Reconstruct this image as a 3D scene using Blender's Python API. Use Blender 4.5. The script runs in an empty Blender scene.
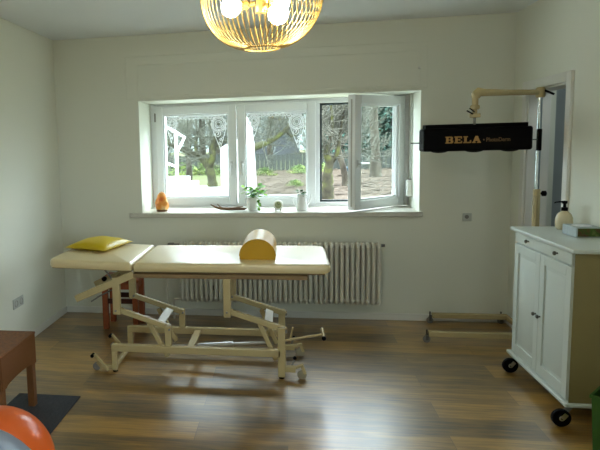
import bpy, math, random
from mathutils import Vector, Matrix
PI = math.pi
scene = bpy.context.scene
COL = scene.collection
random.seed(7)

# ------------------------------------------------------------------ materials
def srgb(r, g, b):
    f = lambda c: (c / 12.92 if c <= .04045 else ((c + .055) / 1.055) ** 2.4)
    return (f(r / 255), f(g / 255), f(b / 255), 1)

def tweak(m, **k):
    for a, v in k.items(): m.node_tree.nodes['Principled BSDF'].inputs[a.replace('_', ' ')].default_value = v

def mat(name, col, rough=.5, metal=0, noise=0, nscale=20, bump=0, spec=.5, coat=0, emit=None, es=0, trans=0):
    m = bpy.data.materials.new(name); m.use_nodes = True
    nt = m.node_tree; b = nt.nodes['Principled BSDF']
    b.inputs['Base Color'].default_value = col
    b.inputs['Roughness'].default_value = rough
    b.inputs['Metallic'].default_value = metal
    b.inputs['Specular IOR Level'].default_value = spec
    b.inputs['Coat Weight'].default_value = coat
    b.inputs['Transmission Weight'].default_value = trans
    if emit:
        b.inputs['Emission Color'].default_value = emit
        b.inputs['Emission Strength'].default_value = es
    if noise or bump:
        tc = nt.nodes.new('ShaderNodeTexCoord')
        n = nt.nodes.new('ShaderNodeTexNoise'); n.inputs['Scale'].default_value = nscale
        n.inputs['Detail'].default_value = 4
        nt.links.new(tc.outputs['Object'], n.inputs['Vector'])
        if noise:
            mx = nt.nodes.new('ShaderNodeMix'); mx.data_type = 'RGBA'
            mx.inputs[6].default_value = tuple(c * (1 - noise) for c in col[:3]) + (1,)
            mx.inputs[7].default_value = tuple(min(1, c * (1 + noise)) for c in col[:3]) + (1,)
            nt.links.new(n.outputs['Fac'], mx.inputs[0])
            nt.links.new(mx.outputs[2], b.inputs['Base Color'])
        if bump:
            bp = nt.nodes.new('ShaderNodeBump'); bp.inputs['Strength'].default_value = bump
            bp.inputs['Distance'].default_value = .01
            nt.links.new(n.outputs['Fac'], bp.inputs['Height'])
            nt.links.new(bp.outputs['Normal'], b.inputs['Normal'])
    return m

def floor_mat():
    m = bpy.data.materials.new('oak laminate'); m.use_nodes = True
    nt = m.node_tree; N = nt.nodes; L = nt.links; b = N['Principled BSDF']
    tc = N.new('ShaderNodeTexCoord')
    br = N.new('ShaderNodeTexBrick'); br.inputs['Scale'].default_value = 1
    br.inputs['Brick Width'].default_value = 1.28; br.inputs['Row Height'].default_value = .192
    br.inputs['Mortar Size'].default_value = .0012; br.inputs['Mortar Smooth'].default_value = .2
    br.offset = .37; br.offset_frequency = 2
    br.inputs['Color1'].default_value = (0, 0, 0, 1); br.inputs['Color2'].default_value = (1, 1, 1, 1)
    br.inputs['Mortar'].default_value = (.5, .5, .5, 1)
    L.new(tc.outputs['Object'], br.inputs['Vector'])
    # fine grain stretched along the boards
    mp = N.new('ShaderNodeMapping'); mp.inputs['Scale'].default_value = (1.5, 24, 1)
    L.new(tc.outputs['Object'], mp.inputs['Vector'])
    # shift the grain per board
    ad = N.new('ShaderNodeVectorMath'); ad.operation = 'MULTIPLY_ADD'
    ad.inputs[1].default_value = (7, 3, 0)
    L.new(br.outputs['Color'], ad.inputs[0]); L.new(mp.outputs['Vector'], ad.inputs[2])
    n1 = N.new('ShaderNodeTexNoise'); n1.inputs['Scale'].default_value = 2.2; n1.inputs['Detail'].default_value = 7
    n1.inputs['Roughness'].default_value = .62; n1.inputs['Distortion'].default_value = .5
    L.new(ad.outputs[0], n1.inputs['Vector'])
    mp2 = N.new('ShaderNodeMapping'); mp2.inputs['Scale'].default_value = (1.6, 6.5, 1)
    L.new(tc.outputs['Object'], mp2.inputs['Vector'])
    n2 = N.new('ShaderNodeTexNoise'); n2.inputs['Scale'].default_value = 2.4; n2.inputs['Detail'].default_value = 3
    L.new(mp2.outputs['Vector'], n2.inputs['Vector'])
    cr = N.new('ShaderNodeValToRGB'); e = cr.color_ramp.elements
    e[0].position = .36; e[0].color = srgb(42, 28, 6)
    e[1].position = .70; e[1].color = srgb(180, 138, 58)
    k = cr.color_ramp.elements.new(.50); k.color = srgb(118, 86, 26)
    av = N.new('ShaderNodeMath'); av.operation = 'MULTIPLY_ADD'; av.inputs[1].default_value = .55
    sc = N.new('ShaderNodeMath'); sc.operation = 'MULTIPLY'; sc.inputs[1].default_value = .36
    L.new(n2.outputs['Fac'], sc.inputs[0]); L.new(n1.outputs['Fac'], av.inputs[0]); L.new(sc.outputs[0], av.inputs[2])
    bw = N.new('ShaderNodeMath'); bw.operation = 'MULTIPLY_ADD'; bw.inputs[1].default_value = .2
    L.new(br.outputs['Color'], bw.inputs[0]); L.new(av.outputs[0], bw.inputs[2])
    L.new(bw.outputs[0], cr.inputs['Fac'])
    mx = N.new('ShaderNodeMix'); mx.data_type = 'RGBA'; mx.inputs[7].default_value = srgb(60, 44, 22)
    L.new(br.outputs['Fac'], mx.inputs[0]); L.new(cr.outputs['Color'], mx.inputs[6])
    L.new(mx.outputs[2], b.inputs['Base Color'])
    b.inputs['Roughness'].default_value = .42
    b.inputs['Specular IOR Level'].default_value = .4
    b.inputs['Coat Weight'].default_value = 1; b.inputs['Coat Roughness'].default_value = .33; b.inputs['Coat IOR'].default_value = 2.05
    bp = N.new('ShaderNodeBump'); bp.inputs['Strength'].default_value = .12; bp.inputs['Distance'].default_value = .004
    L.new(n1.outputs['Fac'], bp.inputs['Height']); L.new(bp.outputs['Normal'], b.inputs['Normal'])
    return m

def weave_mat(name, c1, c2, sx=60, sy=60):
    m = bpy.data.materials.new(name); m.use_nodes = True
    nt = m.node_tree; N = nt.nodes; L = nt.links; b = N['Principled BSDF']
    tc = N.new('ShaderNodeTexCoord')
    w1 = N.new('ShaderNodeTexWave'); w1.inputs['Scale'].default_value = sx; w1.bands_direction = 'Y'; w1.inputs['Distortion'].default_value = 1.5
    w2 = N.new('ShaderNodeTexWave'); w2.inputs['Scale'].default_value = sy; w2.bands_direction = 'Z'; w2.inputs['Distortion'].default_value = 2
    L.new(tc.outputs['Object'], w1.inputs['Vector']); L.new(tc.outputs['Object'], w2.inputs['Vector'])
    mm = N.new('ShaderNodeMath'); mm.operation = 'MULTIPLY'
    L.new(w1.outputs['Fac'], mm.inputs[0]); L.new(w2.outputs['Fac'], mm.inputs[1])
    mx = N.new('ShaderNodeMix'); mx.data_type = 'RGBA'; mx.inputs[6].default_value = c1; mx.inputs[7].default_value = c2
    L.new(mm.outputs[0], mx.inputs[0]); L.new(mx.outputs[2], b.inputs['Base Color'])
    bp = N.new('ShaderNodeBump'); bp.inputs['Strength'].default_value = .7; bp.inputs['Distance'].default_value = .004
    L.new(mm.outputs[0], bp.inputs['Height']); L.new(bp.outputs['Normal'], b.inputs['Normal'])
    b.inputs['Roughness'].default_value = .55
    return m

def ramp_noise_mat(name, cols, scale=3, rough=.9, detail=6, stretch=(1, 1, 1), bump=0):
    m = bpy.data.materials.new(name); m.use_nodes = True
    nt = m.node_tree; N = nt.nodes; L = nt.links; b = N['Principled BSDF']
    tc = N.new('ShaderNodeTexCoord'); mp = N.new('ShaderNodeMapping'); mp.inputs['Scale'].default_value = stretch
    n = N.new('ShaderNodeTexNoise'); n.inputs['Scale'].default_value = scale; n.inputs['Detail'].default_value = detail
    L.new(tc.outputs['Object'], mp.inputs['Vector']); L.new(mp.outputs['Vector'], n.inputs['Vector'])
    cr = N.new('ShaderNodeValToRGB'); el = cr.color_ramp.elements
    lo, hi = .3, .7
    el[0].position = lo; el[0].color = cols[0]; el[1].position = hi; el[1].color = cols[-1]
    for i, c in enumerate(cols[1:-1]):
        x = el.new(lo + (hi - lo) * (i + 1) / (len(cols) - 1)); x.color = c
    L.new(n.outputs['Fac'], cr.inputs['Fac']); L.new(cr.outputs['Color'], b.inputs['Base Color'])
    b.inputs['Roughness'].default_value = rough; b.inputs['Specular IOR Level'].default_value = .2
    if bump:
        bp = N.new('ShaderNodeBump'); bp.inputs['Strength'].default_value = bump; bp.inputs['Distance'].default_value = .02
        L.new(n.outputs['Fac'], bp.inputs['Height']); L.new(bp.outputs['Normal'], b.inputs['Normal'])
    return m

def dim(m, f):
    for n in m.node_tree.nodes:
        if n.type == 'VALTORGB':
            for e in n.color_ramp.elements: e.color = tuple(c * f for c in e.color[:3]) + (1,)
        if n.type == 'MIX':
            for i in (6, 7): n.inputs[i].default_value = tuple(c * f for c in n.inputs[i].default_value[:3]) + (1,)
def glass_mat(name, tint=(1, 1, 1, 1), gloss=.06):
    m = bpy.data.materials.new(name); m.use_nodes = True
    nt = m.node_tree; N = nt.nodes; L = nt.links
    N.remove(N['Principled BSDF']); out = N['Material Output']
    tr = N.new('ShaderNodeBsdfTransparent'); tr.inputs['Color'].default_value = tint
    gl = N.new('ShaderNodeBsdfGlossy'); gl.inputs['Roughness'].default_value = .02
    mx = N.new('ShaderNodeMixShader'); mx.inputs[0].default_value = gloss
    L.new(tr.outputs[0], mx.inputs[1]); L.new(gl.outputs[0], mx.inputs[2]); L.new(mx.outputs[0], out.inputs[0])
    return m

M = {}
M['wall'] = mat('white wall paint', (.79, .80, .705, 1), .92, noise=.012, nscale=3, bump=.06, spec=.2)
M['ceiling'] = mat('white ceiling paint', (.81, .84, .86, 1), .95, noise=.01, nscale=2, spec=.2)
M['trim'] = mat('white trim paint', (.78, .775, .73, 1), .45, noise=.01)
M['sill'] = mat('pale stone sill', (.62, .60, .53, 1), .35, noise=.05, nscale=30)
M['floor'] = floor_mat()
M['pvc'] = mat('white window plastic', (.78, .80, .81, 1), .3, noise=.008)
M['gasket'] = mat('black rubber gasket', (.03, .045, .05, 1), .6, noise=.05)
M['glass'] = glass_mat('window glass', (.93, .96, .95, 1), .05)
M['lace'] = mat('white lace film', (.88, .9, .92, 1), .6, noise=.02)
M['silver'] = mat('brushed silver', (.6, .6, .6, 1), .3, 1, noise=.04)
M['cream'] = mat('cream powder coated steel', (.52, .42, .22, 1), .25, noise=.03, nscale=8)
M['vinyl'] = mat('cream vinyl', (.71, .57, .30, 1), .38, spec=.9, coat=.6, noise=.02, nscale=5, bump=.03)
tweak(M['vinyl'], Coat_Roughness=.38, Coat_IOR=1.9)
M['plate'] = mat('bright cream steel plate', (.78, .76, .68, 1), .3, noise=.02)
M['board'] = mat('brown chipboard edge', (.24, .155, .07, 1), .6, noise=.15, nscale=60)
M['black'] = mat('black plastic', (.0025, .002, .003, 1), .6, spec=.08, noise=.1)
M['rubber'] = mat('grey rubber', (.22, .21, .20, 1), .6, noise=.1)
M['chrome'] = mat('chrome tube', (.62, .66, .68, 1), .18, 1, noise=.02)
M['yellow'] = mat('yellow leatherette', srgb(208, 178, 14), .36, noise=.06, nscale=8, bump=.05)
M['mustard'] = mat('mustard leatherette', srgb(196, 150, 30), .33, noise=.08, nscale=9, bump=.06)
M['redwood'] = mat('reddish brown stained wood', srgb(152, 78, 42), .45, noise=.25, nscale=25)
M['darkwood'] = mat('dark brown stained wood', srgb(70, 28, 18), .45, noise=.2, nscale=25)
M['stoolwood'] = mat('brown varnished wood', srgb(122, 78, 42), .4, noise=.25, nscale=22)
M['wicker'] = weave_mat('brown woven cane', srgb(104, 60, 24), srgb(182, 120, 62))
M['rubmat'] = mat('dark ribbed rubber mat', srgb(60, 64, 74), .7, noise=.3, nscale=60, bump=.3)
M['ball_o'] = mat('orange ball rubber', srgb(222, 96, 26), .28, noise=.05, nscale=4, bump=.03)
M['ball_b'] = mat('slate blue ball rubber', srgb(126, 138, 160), .33, noise=.05, nscale=4, bump=.03)
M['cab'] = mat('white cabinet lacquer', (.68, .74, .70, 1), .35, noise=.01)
M['cabside_shaded'] = mat('tan cabinet side with shade', (.27, .22, .09, 1), .45, noise=.04, nscale=10)  # tan side, darkened further: its shade is partly put into the colour
M['knob'] = mat('dark pewter knob', (.13, .13, .12, 1), .3, .9, noise=.1)
M['soap'] = mat('cream soap bottle', (.72, .64, .42, 1), .25, noise=.04, coat=.5)
M['boxgrey'] = mat('silver blue card', (.42, .50, .52, 1), .4, noise=.18, nscale=40)
M['green'] = mat('green plastic', srgb(48, 92, 28), .4, noise=.1, nscale=14)
M['brass'] = mat('brass lacquer', srgb(176, 146, 72), .4, .3, noise=.03)
M['bulb'] = mat('lit opal globe', (1, .95, .85, 1), .4, emit=(1, .93, .78, 1), es=118, noise=.0)
M['canopy'] = mat('brass canopy', srgb(212, 170, 66), .3, .8, noise=.02)
M['radiator'] = mat('radiator enamel', (.70, .68, .60, 1), .35, noise=.01)
M['salt'] = ramp_noise_mat('salt crystal painted glow', [srgb(226, 110, 60), srgb(245, 165, 80), srgb(252, 225, 170)], 12, .35, bump=.6)  # lamp glow put into the orange and cream colours, nothing emitted
M['drift'] = mat('weathered driftwood', srgb(112, 82, 58), .8, noise=.3, nscale=40, bump=.3)
M['porcelain'] = mat('white porcelain', (.85, .86, .85, 1), .2, noise=.01)
M['leaf'] = ramp_noise_mat('bright leaf', [srgb(48, 110, 30), srgb(96, 160, 40), srgb(160, 200, 70)], 18, .5)
M['herb'] = ramp_noise_mat('dark small leaf', [srgb(34, 76, 46), srgb(70, 120, 76)], 18, .5)
M['soil'] = mat('potting soil', (.05, .035, .02, 1), .95, noise=.3)
M['clockface'] = mat('pale clock face', (.42, .46, .26, 1), .5, noise=.03)
M['clockrim'] = mat('cream clock rim', (.9, .9, .86, 1), .35, noise=.02)
M['gold'] = mat('gold lettering', srgb(176, 132, 66), .5, noise=.03)
M['dimgold'] = mat('dull gold lettering', srgb(120, 92, 58), .5, noise=.03)
M['fender'] = mat('beige castor cover', (.30, .27, .19, 1), .5, noise=.05)
M['socket'] = mat('socket plastic', (.52, .54, .50, 1), .4, noise=.02)
M['belt'] = mat('grey shutter strap', (.45, .44, .40, 1), .8, noise=.05, nscale=80)
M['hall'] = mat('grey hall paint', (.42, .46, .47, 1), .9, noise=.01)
M['render'] = mat('white outdoor render', (.86, .87, .88, 1), .85, noise=.02, nscale=6)
M['lawn'] = ramp_noise_mat('lawn and leaf litter', [srgb(128, 112, 92), srgb(150, 146, 104), srgb(150, 166, 100), srgb(150, 134, 116)], .9, .95, 8)
M['litter'] = ramp_noise_mat('fallen leaves', [srgb(142, 124, 104), srgb(170, 150, 126), srgb(196, 180, 156)], 26, .95, 8)
M['bark'] = ramp_noise_mat('grey bark', [srgb(78, 70, 58), srgb(120, 112, 94), srgb(150, 146, 124)], 7, .9, 6, (1, 1, .4), .5)
M['moss'] = ramp_noise_mat('mossy bark', [srgb(84, 78, 66), srgb(110, 108, 84), srgb(150, 156, 84)], 6, .95, 6, bump=.6)
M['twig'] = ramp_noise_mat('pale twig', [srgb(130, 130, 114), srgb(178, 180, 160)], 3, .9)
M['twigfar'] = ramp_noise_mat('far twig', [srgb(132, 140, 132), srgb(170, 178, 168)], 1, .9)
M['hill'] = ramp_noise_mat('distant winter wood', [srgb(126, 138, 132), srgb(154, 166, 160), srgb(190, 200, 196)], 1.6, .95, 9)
M['conifer'] = ramp_noise_mat('conifer needles', [srgb(52, 88, 80), srgb(84, 124, 108), srgb(120, 152, 130)], 2, .8)
M['shrub'] = ramp_noise_mat('shrub leaves', [srgb(90, 120, 70), srgb(140, 165, 90), srgb(190, 205, 110)], 2, .8)
M['farwall'] = mat('blue grey house render', srgb(150, 156, 166), .9, noise=.06, nscale=2)
M['farroof'] = mat('slate roof', srgb(104, 112, 124), .8, noise=.1, nscale=5)
M['farwin'] = mat('dark window glass', (.04, .05, .06, 1), .15, noise=.05)
M['fence'] = mat('green grey fence boards', srgb(108, 118, 104), .9, noise=.15, nscale=9)
M['bluebin'] = mat('teal plastic bin', srgb(60, 110, 130), .5, noise=.05)

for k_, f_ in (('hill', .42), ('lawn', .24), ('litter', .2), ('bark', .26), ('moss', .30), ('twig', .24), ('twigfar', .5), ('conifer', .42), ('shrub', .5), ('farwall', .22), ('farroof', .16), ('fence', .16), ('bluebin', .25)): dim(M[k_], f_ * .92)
# ------------------------------------------------------------------ mesh builder
def frame_of(d):
    d = Vector(d).normalized()
    up = Vector((0, 0, 1)) if abs(d.z) < .95 else Vector((1, 0, 0))
    a = d.cross(up).normalized(); return a, a.cross(d).normalized()

class MB:
    def __init__(s): s.v = []; s.f = []
    def add(s, vs, fs):
        o = len(s.v); s.v += [Vector(v) for v in vs]; s.f += [[i + o for i in f] for f in fs]; return s
    def box(s, x0, x1, y0, y1, z0, z1):
        x0, x1 = sorted((x0, x1)); y0, y1 = sorted((y0, y1)); z0, z1 = sorted((z0, z1))
        return s.add([(x, y, z) for x in (x0, x1) for y in (y0, y1) for z in (z0, z1)],
                     [(0, 1, 3, 2), (4, 6, 7, 5), (0, 4, 5, 1), (2, 3, 7, 6), (0, 2, 6, 4), (1, 5, 7, 3)])
    def obox(s, c, size, R=None):
        hx, hy, hz = (q / 2 for q in size); R = R or Matrix.Identity(3); c = Vector(c)
        return s.add([c + R @ Vector((x, y, z)) for x in (-hx, hx) for y in (-hy, hy) for z in (-hz, hz)],
                     [(0, 1, 3, 2), (4, 6, 7, 5), (0, 4, 5, 1), (2, 3, 7, 6), (0, 2, 6, 4), (1, 5, 7, 3)])
    def bar(s, a, b, w, h, up=None):           # rectangular tube a->b, w sideways, h along 'up'
        a, b = Vector(a), Vector(b); d = (b - a).normalized()
        upv = Vector(up) if up else (Vector((0, 0, 1)) if abs(d.z) < .95 else Vector((1, 0, 0)))
        sx = d.cross(upv).normalized(); u = sx.cross(d).normalized()
        vs = []
        for p in (a, b):
            for i, j in ((-1, -1), (1, -1), (1, 1), (-1, 1)): vs.append(p + sx * i * w / 2 + u * j * h / 2)
        return s.add(vs, [(3, 2, 1, 0), (4, 5, 6, 7), (0, 1, 5, 4), (1, 2, 6, 5), (2, 3, 7, 6), (3, 0, 4, 7)])
    def tube(s, pts, r, n=10, cap=True, closed=False):
        pts = [Vector(p) for p in pts]; k = len(pts)
        rs = r if isinstance(r, (list, tuple)) else [r] * k
        vs = []; pa = None
        for i, p in enumerate(pts):
            if closed: d = pts[(i + 1) % k] - pts[i - 1]
            else: d = pts[min(i + 1, k - 1)] - pts[max(i - 1, 0)]
            if d.length < 1e-9: d = Vector((0, 0, 1))
            d.normalize()
            if pa is None: a, _ = frame_of(d)
            else:
                a = pa - d * pa.dot(d)
                a = a.normalized() if a.length > 1e-6 else frame_of(d)[0]
            pa = a; b = d.cross(a)
            for j in range(n):
                t = 2 * PI * j / n; vs.append(p + (a * math.cos(t) + b * math.sin(t)) * rs[i])
        fs = []
        for i in range(k if closed else k - 1):
            i2 = (i + 1) % k
            for j in range(n):
                j2 = (j + 1) % n; fs.append((i * n + j, i * n + j2, i2 * n + j2, i2 * n + j))
        if cap and not closed:
            fs.append(tuple(range(n - 1, -1, -1))); fs.append(tuple((k - 1) * n + j for j in range(n)))
        return s.add(vs, fs)
    def cyl(s, a, b, r, n=20, r2=None): return s.tube([a, b], [r, r if r2 is None else r2], n)
    def lathe(s, prof, c=(0, 0, 0), n=32, axis='Z', cap=True):
        c = Vector(c); vs = []
        for r, h in prof:
            for j in range(n):
                t = 2 * PI * j / n; x, y = r * math.cos(t), r * math.sin(t)
                vs.append(c + (Vector((x, y, h)) if axis == 'Z' else Vector((x, -h, y)) if axis == 'Y' else Vector((h, x, y))))
        k = len(prof)
        fs = [(i * n + j, i * n + (j + 1) % n, (i + 1) * n + (j + 1) % n, (i + 1) * n + j) for i in range(k - 1) for j in range(n)]
        if cap:
            fs.append(tuple(range(n - 1, -1, -1))); fs.append(tuple((k - 1) * n + j for j in range(n)))
        return s.add(vs, fs)
    def sphere(s, c, r, n=24, m=14, sz=1):
        return s.lathe([(max(1e-4, r * math.sin(PI * i / m)), -r * math.cos(PI * i / m) * sz) for i in range(m + 1)], c, n)
    def prism(s, poly, y0, y1, axis='Y'):
        def P(a, b, t): return (a, t, b) if axis == 'Y' else (t, a, b) if axis == 'X' else (a, b, t)
        k = len(poly); vs = [P(a, b, y0) for a, b in poly] + [P(a, b, y1) for a, b in poly]
        return s.add(vs, [tuple(range(k)), tuple(range(2 * k - 1, k - 1, -1))] + [(i, i + k, (i + 1) % k + k, (i + 1) % k) for i in range(k)])
    def build(s, name, m, parent=None, smooth=40, bevel=0, seg=2, kind=None):
        me = bpy.data.meshes.new(name)
        off = Vector(parent['_w']) if parent is not None and '_w' in parent else Vector((0, 0, 0))
        me.from_pydata([v - off for v in s.v], [], s.f); me.validate()
        import bmesh
        bm = bmesh.new(); bm.from_mesh(me); bmesh.ops.recalc_face_normals(bm, faces=bm.faces); bm.to_mesh(me); bm.free()
        me.materials.append(m)
        if smooth:
            me.shade_smooth(); me.set_sharp_from_angle(angle=math.radians(smooth))
        o = bpy.data.objects.new(name, me); COL.objects.link(o)
        if parent is not None:
            o.parent = parent; o['_w'] = tuple(off)
        if bevel:
            bv = o.modifiers.new('bevel', 'BEVEL'); bv.width = bevel; bv.segments = seg; bv.limit_method = 'ANGLE'; bv.angle_limit = .6
            bv.harden_normals = False
        if kind: o['kind'] = kind
        return o

def thing(name, label, cat, loc, group=None, kind=None):
    o = bpy.data.objects.new(name, None); COL.objects.link(o)
    o.location = loc; o['_w'] = tuple(loc); o.empty_display_size = .1
    if label: o['label'] = label; o['category'] = cat
    if group: o['group'] = group
    if kind: o['kind'] = kind
    return o
def tag(o, label, cat, group=None, kind=None):
    o['label'] = label; o['category'] = cat
    if group: o['group'] = group
    if kind: o['kind'] = kind
    return o
def S(name, mb, m, parent=None, **k):
    return mb.build(name, m, parent, kind=(None if parent else 'structure'), **k)

# ------------------------------------------------------------------ room
D = 4.79; XL = -2.004; XR = 1.756; H = 2.442; YB = -1.7
WX0, WX1, WZ0, WZ1 = -1.25, 1.069, .913, 1.885
EXT = 5.42
S('floor', MB().box(XL - .3, XR + .14, YB - .2, D, -.1, 0), M['floor'], smooth=0)
S('ceiling', MB().box(XL - .3, XR + .3, YB - .2, EXT, H, H + .2), M['ceiling'], smooth=0)
w = MB(); w.box(XL - .3, WX0, D, EXT, -.6, H).box(WX1, XR + .3, D, EXT, -.6, H).box(WX0, WX1, D, EXT, -.6, WZ0 - .04).box(WX0, WX1, D, EXT, WZ1, H)
S('wall_back', w, M['wall'], smooth=0)
S('wall_left', MB().box(XL - .3, XL, YB - .2, D, 0, H), M['wall'], smooth=0)
# right wall: doorway near the back, unseen window added behind the camera for fill daylight
DY0, DY1, DZ = 3.93, 4.53, 1.83
RW0, RW1, RZ0, RZ1 = -1.2, .42, .9, 2.1
w = MB(); w.box(XR, XR + .14, DY1, D, 0, H).box(XR, XR + .14, DY0, DY1, DZ, H).box(XR, XR + .14, RW1, DY0, 0, H)
w.box(XR, XR + .14, RW0, RW1, 0, RZ0).box(XR, XR + .14, RW0, RW1, RZ1, H).box(XR, XR + .14, YB - .2, RW0, 0, H)
S('wall_right', w, M['wall'], smooth=0)
S('wall_front', MB().box(XL, XR, YB - .2, YB, 0, H), M['wall'], smooth=0)
# hall behind the doorway
hx = XR + .14
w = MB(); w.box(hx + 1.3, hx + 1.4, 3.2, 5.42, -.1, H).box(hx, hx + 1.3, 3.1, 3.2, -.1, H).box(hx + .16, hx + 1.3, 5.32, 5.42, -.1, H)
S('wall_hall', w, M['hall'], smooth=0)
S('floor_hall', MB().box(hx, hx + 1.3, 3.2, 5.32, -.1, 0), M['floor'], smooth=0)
S('ceiling_hall', MB().box(hx + .16, hx + 1.4, 3.1, 5.42, H, H + .1), M['ceiling'], smooth=0)
# baseboards
S('baseboard_back', MB().box(XL, XR, D - .014, D, 0, .058), M['trim'], bevel=.004)
S('baseboard_left', MB().box(XL, XL + .014, YB, D - .014, 0, .058), M['trim'], bevel=.004)
S('baseboard_right', MB().box(XR - .014, XR, DY1 + .07, D - .014, 0, .058).box(XR - .014, XR, 1.5, DY0 - .07, 0, .058), M['trim'], bevel=.004)
# door casing and jamb
w = MB()
w.box(XR - .018, XR, DY0 - .065, DY0, 0, DZ + .065).box(XR - .018, XR, DY1, DY1 + .065, 0, DZ + .065).box(XR - .018, XR, DY0, DY1, DZ, DZ + .065)
w.box(XR, XR + .15, DY0 - .01, DY0 + .012, 0, DZ).box(XR, XR + .15, DY1 - .012, DY1 + .01, 0, DZ).box(XR, XR + .15, DY0, DY1, DZ - .012, DZ + .01)
S('trim_1', w, M['trim'], bevel=.004)
# roller shutter cover panel above the window
w = MB()
w.box(-1.354, 1.114, D - .008, D, 1.905, 2.262)
w.box(-1.25, 1.06, D - .014, D - .008, 1.925, 2.19)
S('trim_2', w, M['wall'], bevel=.003)
S('trim_3', MB().lathe([(.008, 0), (.011, .006), (.008, .014), (.001, .016)], (1.049, D - .014, 2.058), 14, 'Y'), M['trim'])
# window sill
S('trim_4', MB().box(WX0 - .11, WX1 + .025, D - .03, D, .873, WZ0).box(WX0, WX1, D, 5.22, .873, WZ0), M['sill'], bevel=.005)

# ------------------------------------------------------------------ window
WF = 5.22
win = thing('window_1', None, None, (-.09, WF, WZ0), kind='structure')
f = MB(); fw = .06; y0, y1 = WF, WF + .07
f.box(WX0, WX0 + fw, y0, y1, WZ0, WZ1).box(WX1 - fw, WX1, y0, y1, WZ0, WZ1)
f.box(WX0 + fw, WX1 - fw, y0, y1, WZ0, WZ0 + .04).box(WX0 + fw, WX1 - fw, y0, y1, WZ1 - .045, WZ1)
f.box(.262, .306, y0, y1, WZ0 + .04, WZ1 - .045)
f.build('window_frame', M['pvc'], win, bevel=.004)
gk = MB(); gx0, gx1, gz0, gz1 = .306, WX1 - fw, WZ0 + .04, WZ1 - .045
for a in ((gx0, gx0 + .018, gz0, gz1), (gx1 - .018, gx1, gz0, gz1), (gx0, gx1, gz0, gz0 + .018), (gx0, gx1, gz1 - .018, gz1)):
    gk.box(a[0], a[1], WF + .012, WF + .03, a[2], a[3])
gk.build('gasket', M['gasket'], win, smooth=0)

def sash_mb(x0, x1, z0, z1, st, yy0, yy1):
    q = MB()
    q.box(x0, x0 + st, yy0, yy1, z0, z1).box(x1 - st, x1, yy0, yy1, z0, z1)
    q.box(x0 + st, x1 - st, yy0, yy1, z0, z0 + st).box(x0 + st, x1 - st, yy0, yy1, z1 - st, z1)
    # glazing bead
    g = .014
    q.box(x0 + st, x0 + st + g, yy0 + .018, yy1 - .01, z0 + st, z1 - st).box(x1 - st - g, x1 - st, yy0 + .018, yy1 - .01, z0 + st, z1 - st)
    q.box(x0 + st + g, x1 - st - g, yy0 + .018, yy1 - .01, z0 + st, z0 + st + g).box(x0 + st + g, x1 - st - g, yy0 + .018, yy1 - .01, z1 - st - g, z1 - st)
    return q
def handle(parent, x, z, y, down=-1):
    h = MB(); h.box(x - .012, x + .012, y - .008, y, z - .03, z + .03)
    h.cyl((x, y, z), (x, y - .035, z), .008, 12)
    h.tube([(x, y - .032, z + .004), (x, y - .038, z), (x, y - .04, z - .03), (x, y - .036, z - .1)], [.007, .008, .008, .006], 8)
    return h.build('window_handle', M['silver'], parent, bevel=.002)

def spiral(c, r, turns, start, n=26, sgn=1, ex=1):
    return [(c[0] + sgn * r * (i / n) ** ex * math.cos(start + turns * 2 * PI * i / n), c[1], c[2] + r * (i / n) ** ex * math.sin(start + turns * 2 * PI * i / n)) for i in range(1, n + 1)]
def lace(x0, x1, zt, y):
    q = MB(); r = .0028
    W = x1 - x0
    k = 14
    for i in range(k):                      # scalloped top band
        cx = x0 + .04 + (W - .08) * (i + .5) / k; rr = (W - .08) / k / 2
        q.tube([(cx + rr * math.cos(t), y, zt - .012 - rr * math.sin(t)) for t in [PI * j / 7 for j in range(8)]], r, 4)
    q.tube([(x0 + .01, y, zt - .01), (x1 - .01, y, zt - .01)], r, 4)
    q.tube([(x0 + .01, y, zt - .004), (x1 - .01, y, zt - .004)], r, 4)
    for sgn, bx, s in ((1, x1 - .082, 1.12), (-1, x0 + .065, .85)):
        for j, rr in enumerate((.018, .03, .044, .058)):
            q.tube([(bx + rr * s * math.cos(t), y, zt - .075 * s + rr * s * math.sin(t)) for t in [2 * PI * i / 22 for i in range(22)]], r * (1.3 if j in (1, 3) else .9), 4, closed=True)
        for j in range(12):                 # petals
            a = 2 * PI * j / 12
            q.tube([(bx + s * .058 * math.cos(a) + s * .011 * math.cos(t), y, zt - .075 * s + s * .058 * math.sin(a) + s * .011 * math.sin(t)) for t in [2 * PI * i / 8 for i in range(8)]], r * .8, 4, closed=True)
        for j, (dx, dz, rr, tn) in enumerate(((-.06, -.03, .03, 1.6), (.045, -.10, .026, 1.7), (-.01, -.155, .03, 1.8), (.02, -.20, .02, 1.6), (0, -.235, .014, 1.4), (-.11, -.018, .022, 1.5), (-.155, -.014, .018, 1.4))):
            q.tube(spiral((bx + sgn * dx * s, y, zt + dz * s), rr * s, tn, j * 1.3, 22, sgn), r, 4)
        q.tube([(bx + sgn * dx * s, y, zt - dz * s) for dx, dz in ((-.05, .12), (-.035, .16), (-.02, .2), (0, .25), (.012, .29))], r * .9, 4)
        q.tube([(bx + sgn * dx * s, y, zt - dz * s) for dx, dz in ((.06, .1), (.05, .15), (.035, .2), (.018, .25), (.012, .29))], r * .9, 4)
    return q
SZ0, SZ1 = WZ0 + .022, WZ1 - .03
for x0, x1, hxp in ((WX0 + .048, -.444, -.49), (-.434, .268, -.39)):
    s_ = sash_mb(x0, x1, SZ0, SZ1, .07, WF - .02, WF + .055).build('sash', M['pvc'], win, bevel=.004)
    MB().box(x0 + .07, x1 - .07, WF + .025, WF + .031, SZ0 + .07, SZ1 - .07).build('window_pane', M['glass'], s_, smooth=0)
    handle(s_, hxp, 1.31, WF - .02)
    lace(x0 + .084, x1 - .084, SZ1 - .086, WF + .021).build('lace_sticker', M['lace'], s_)
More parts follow.
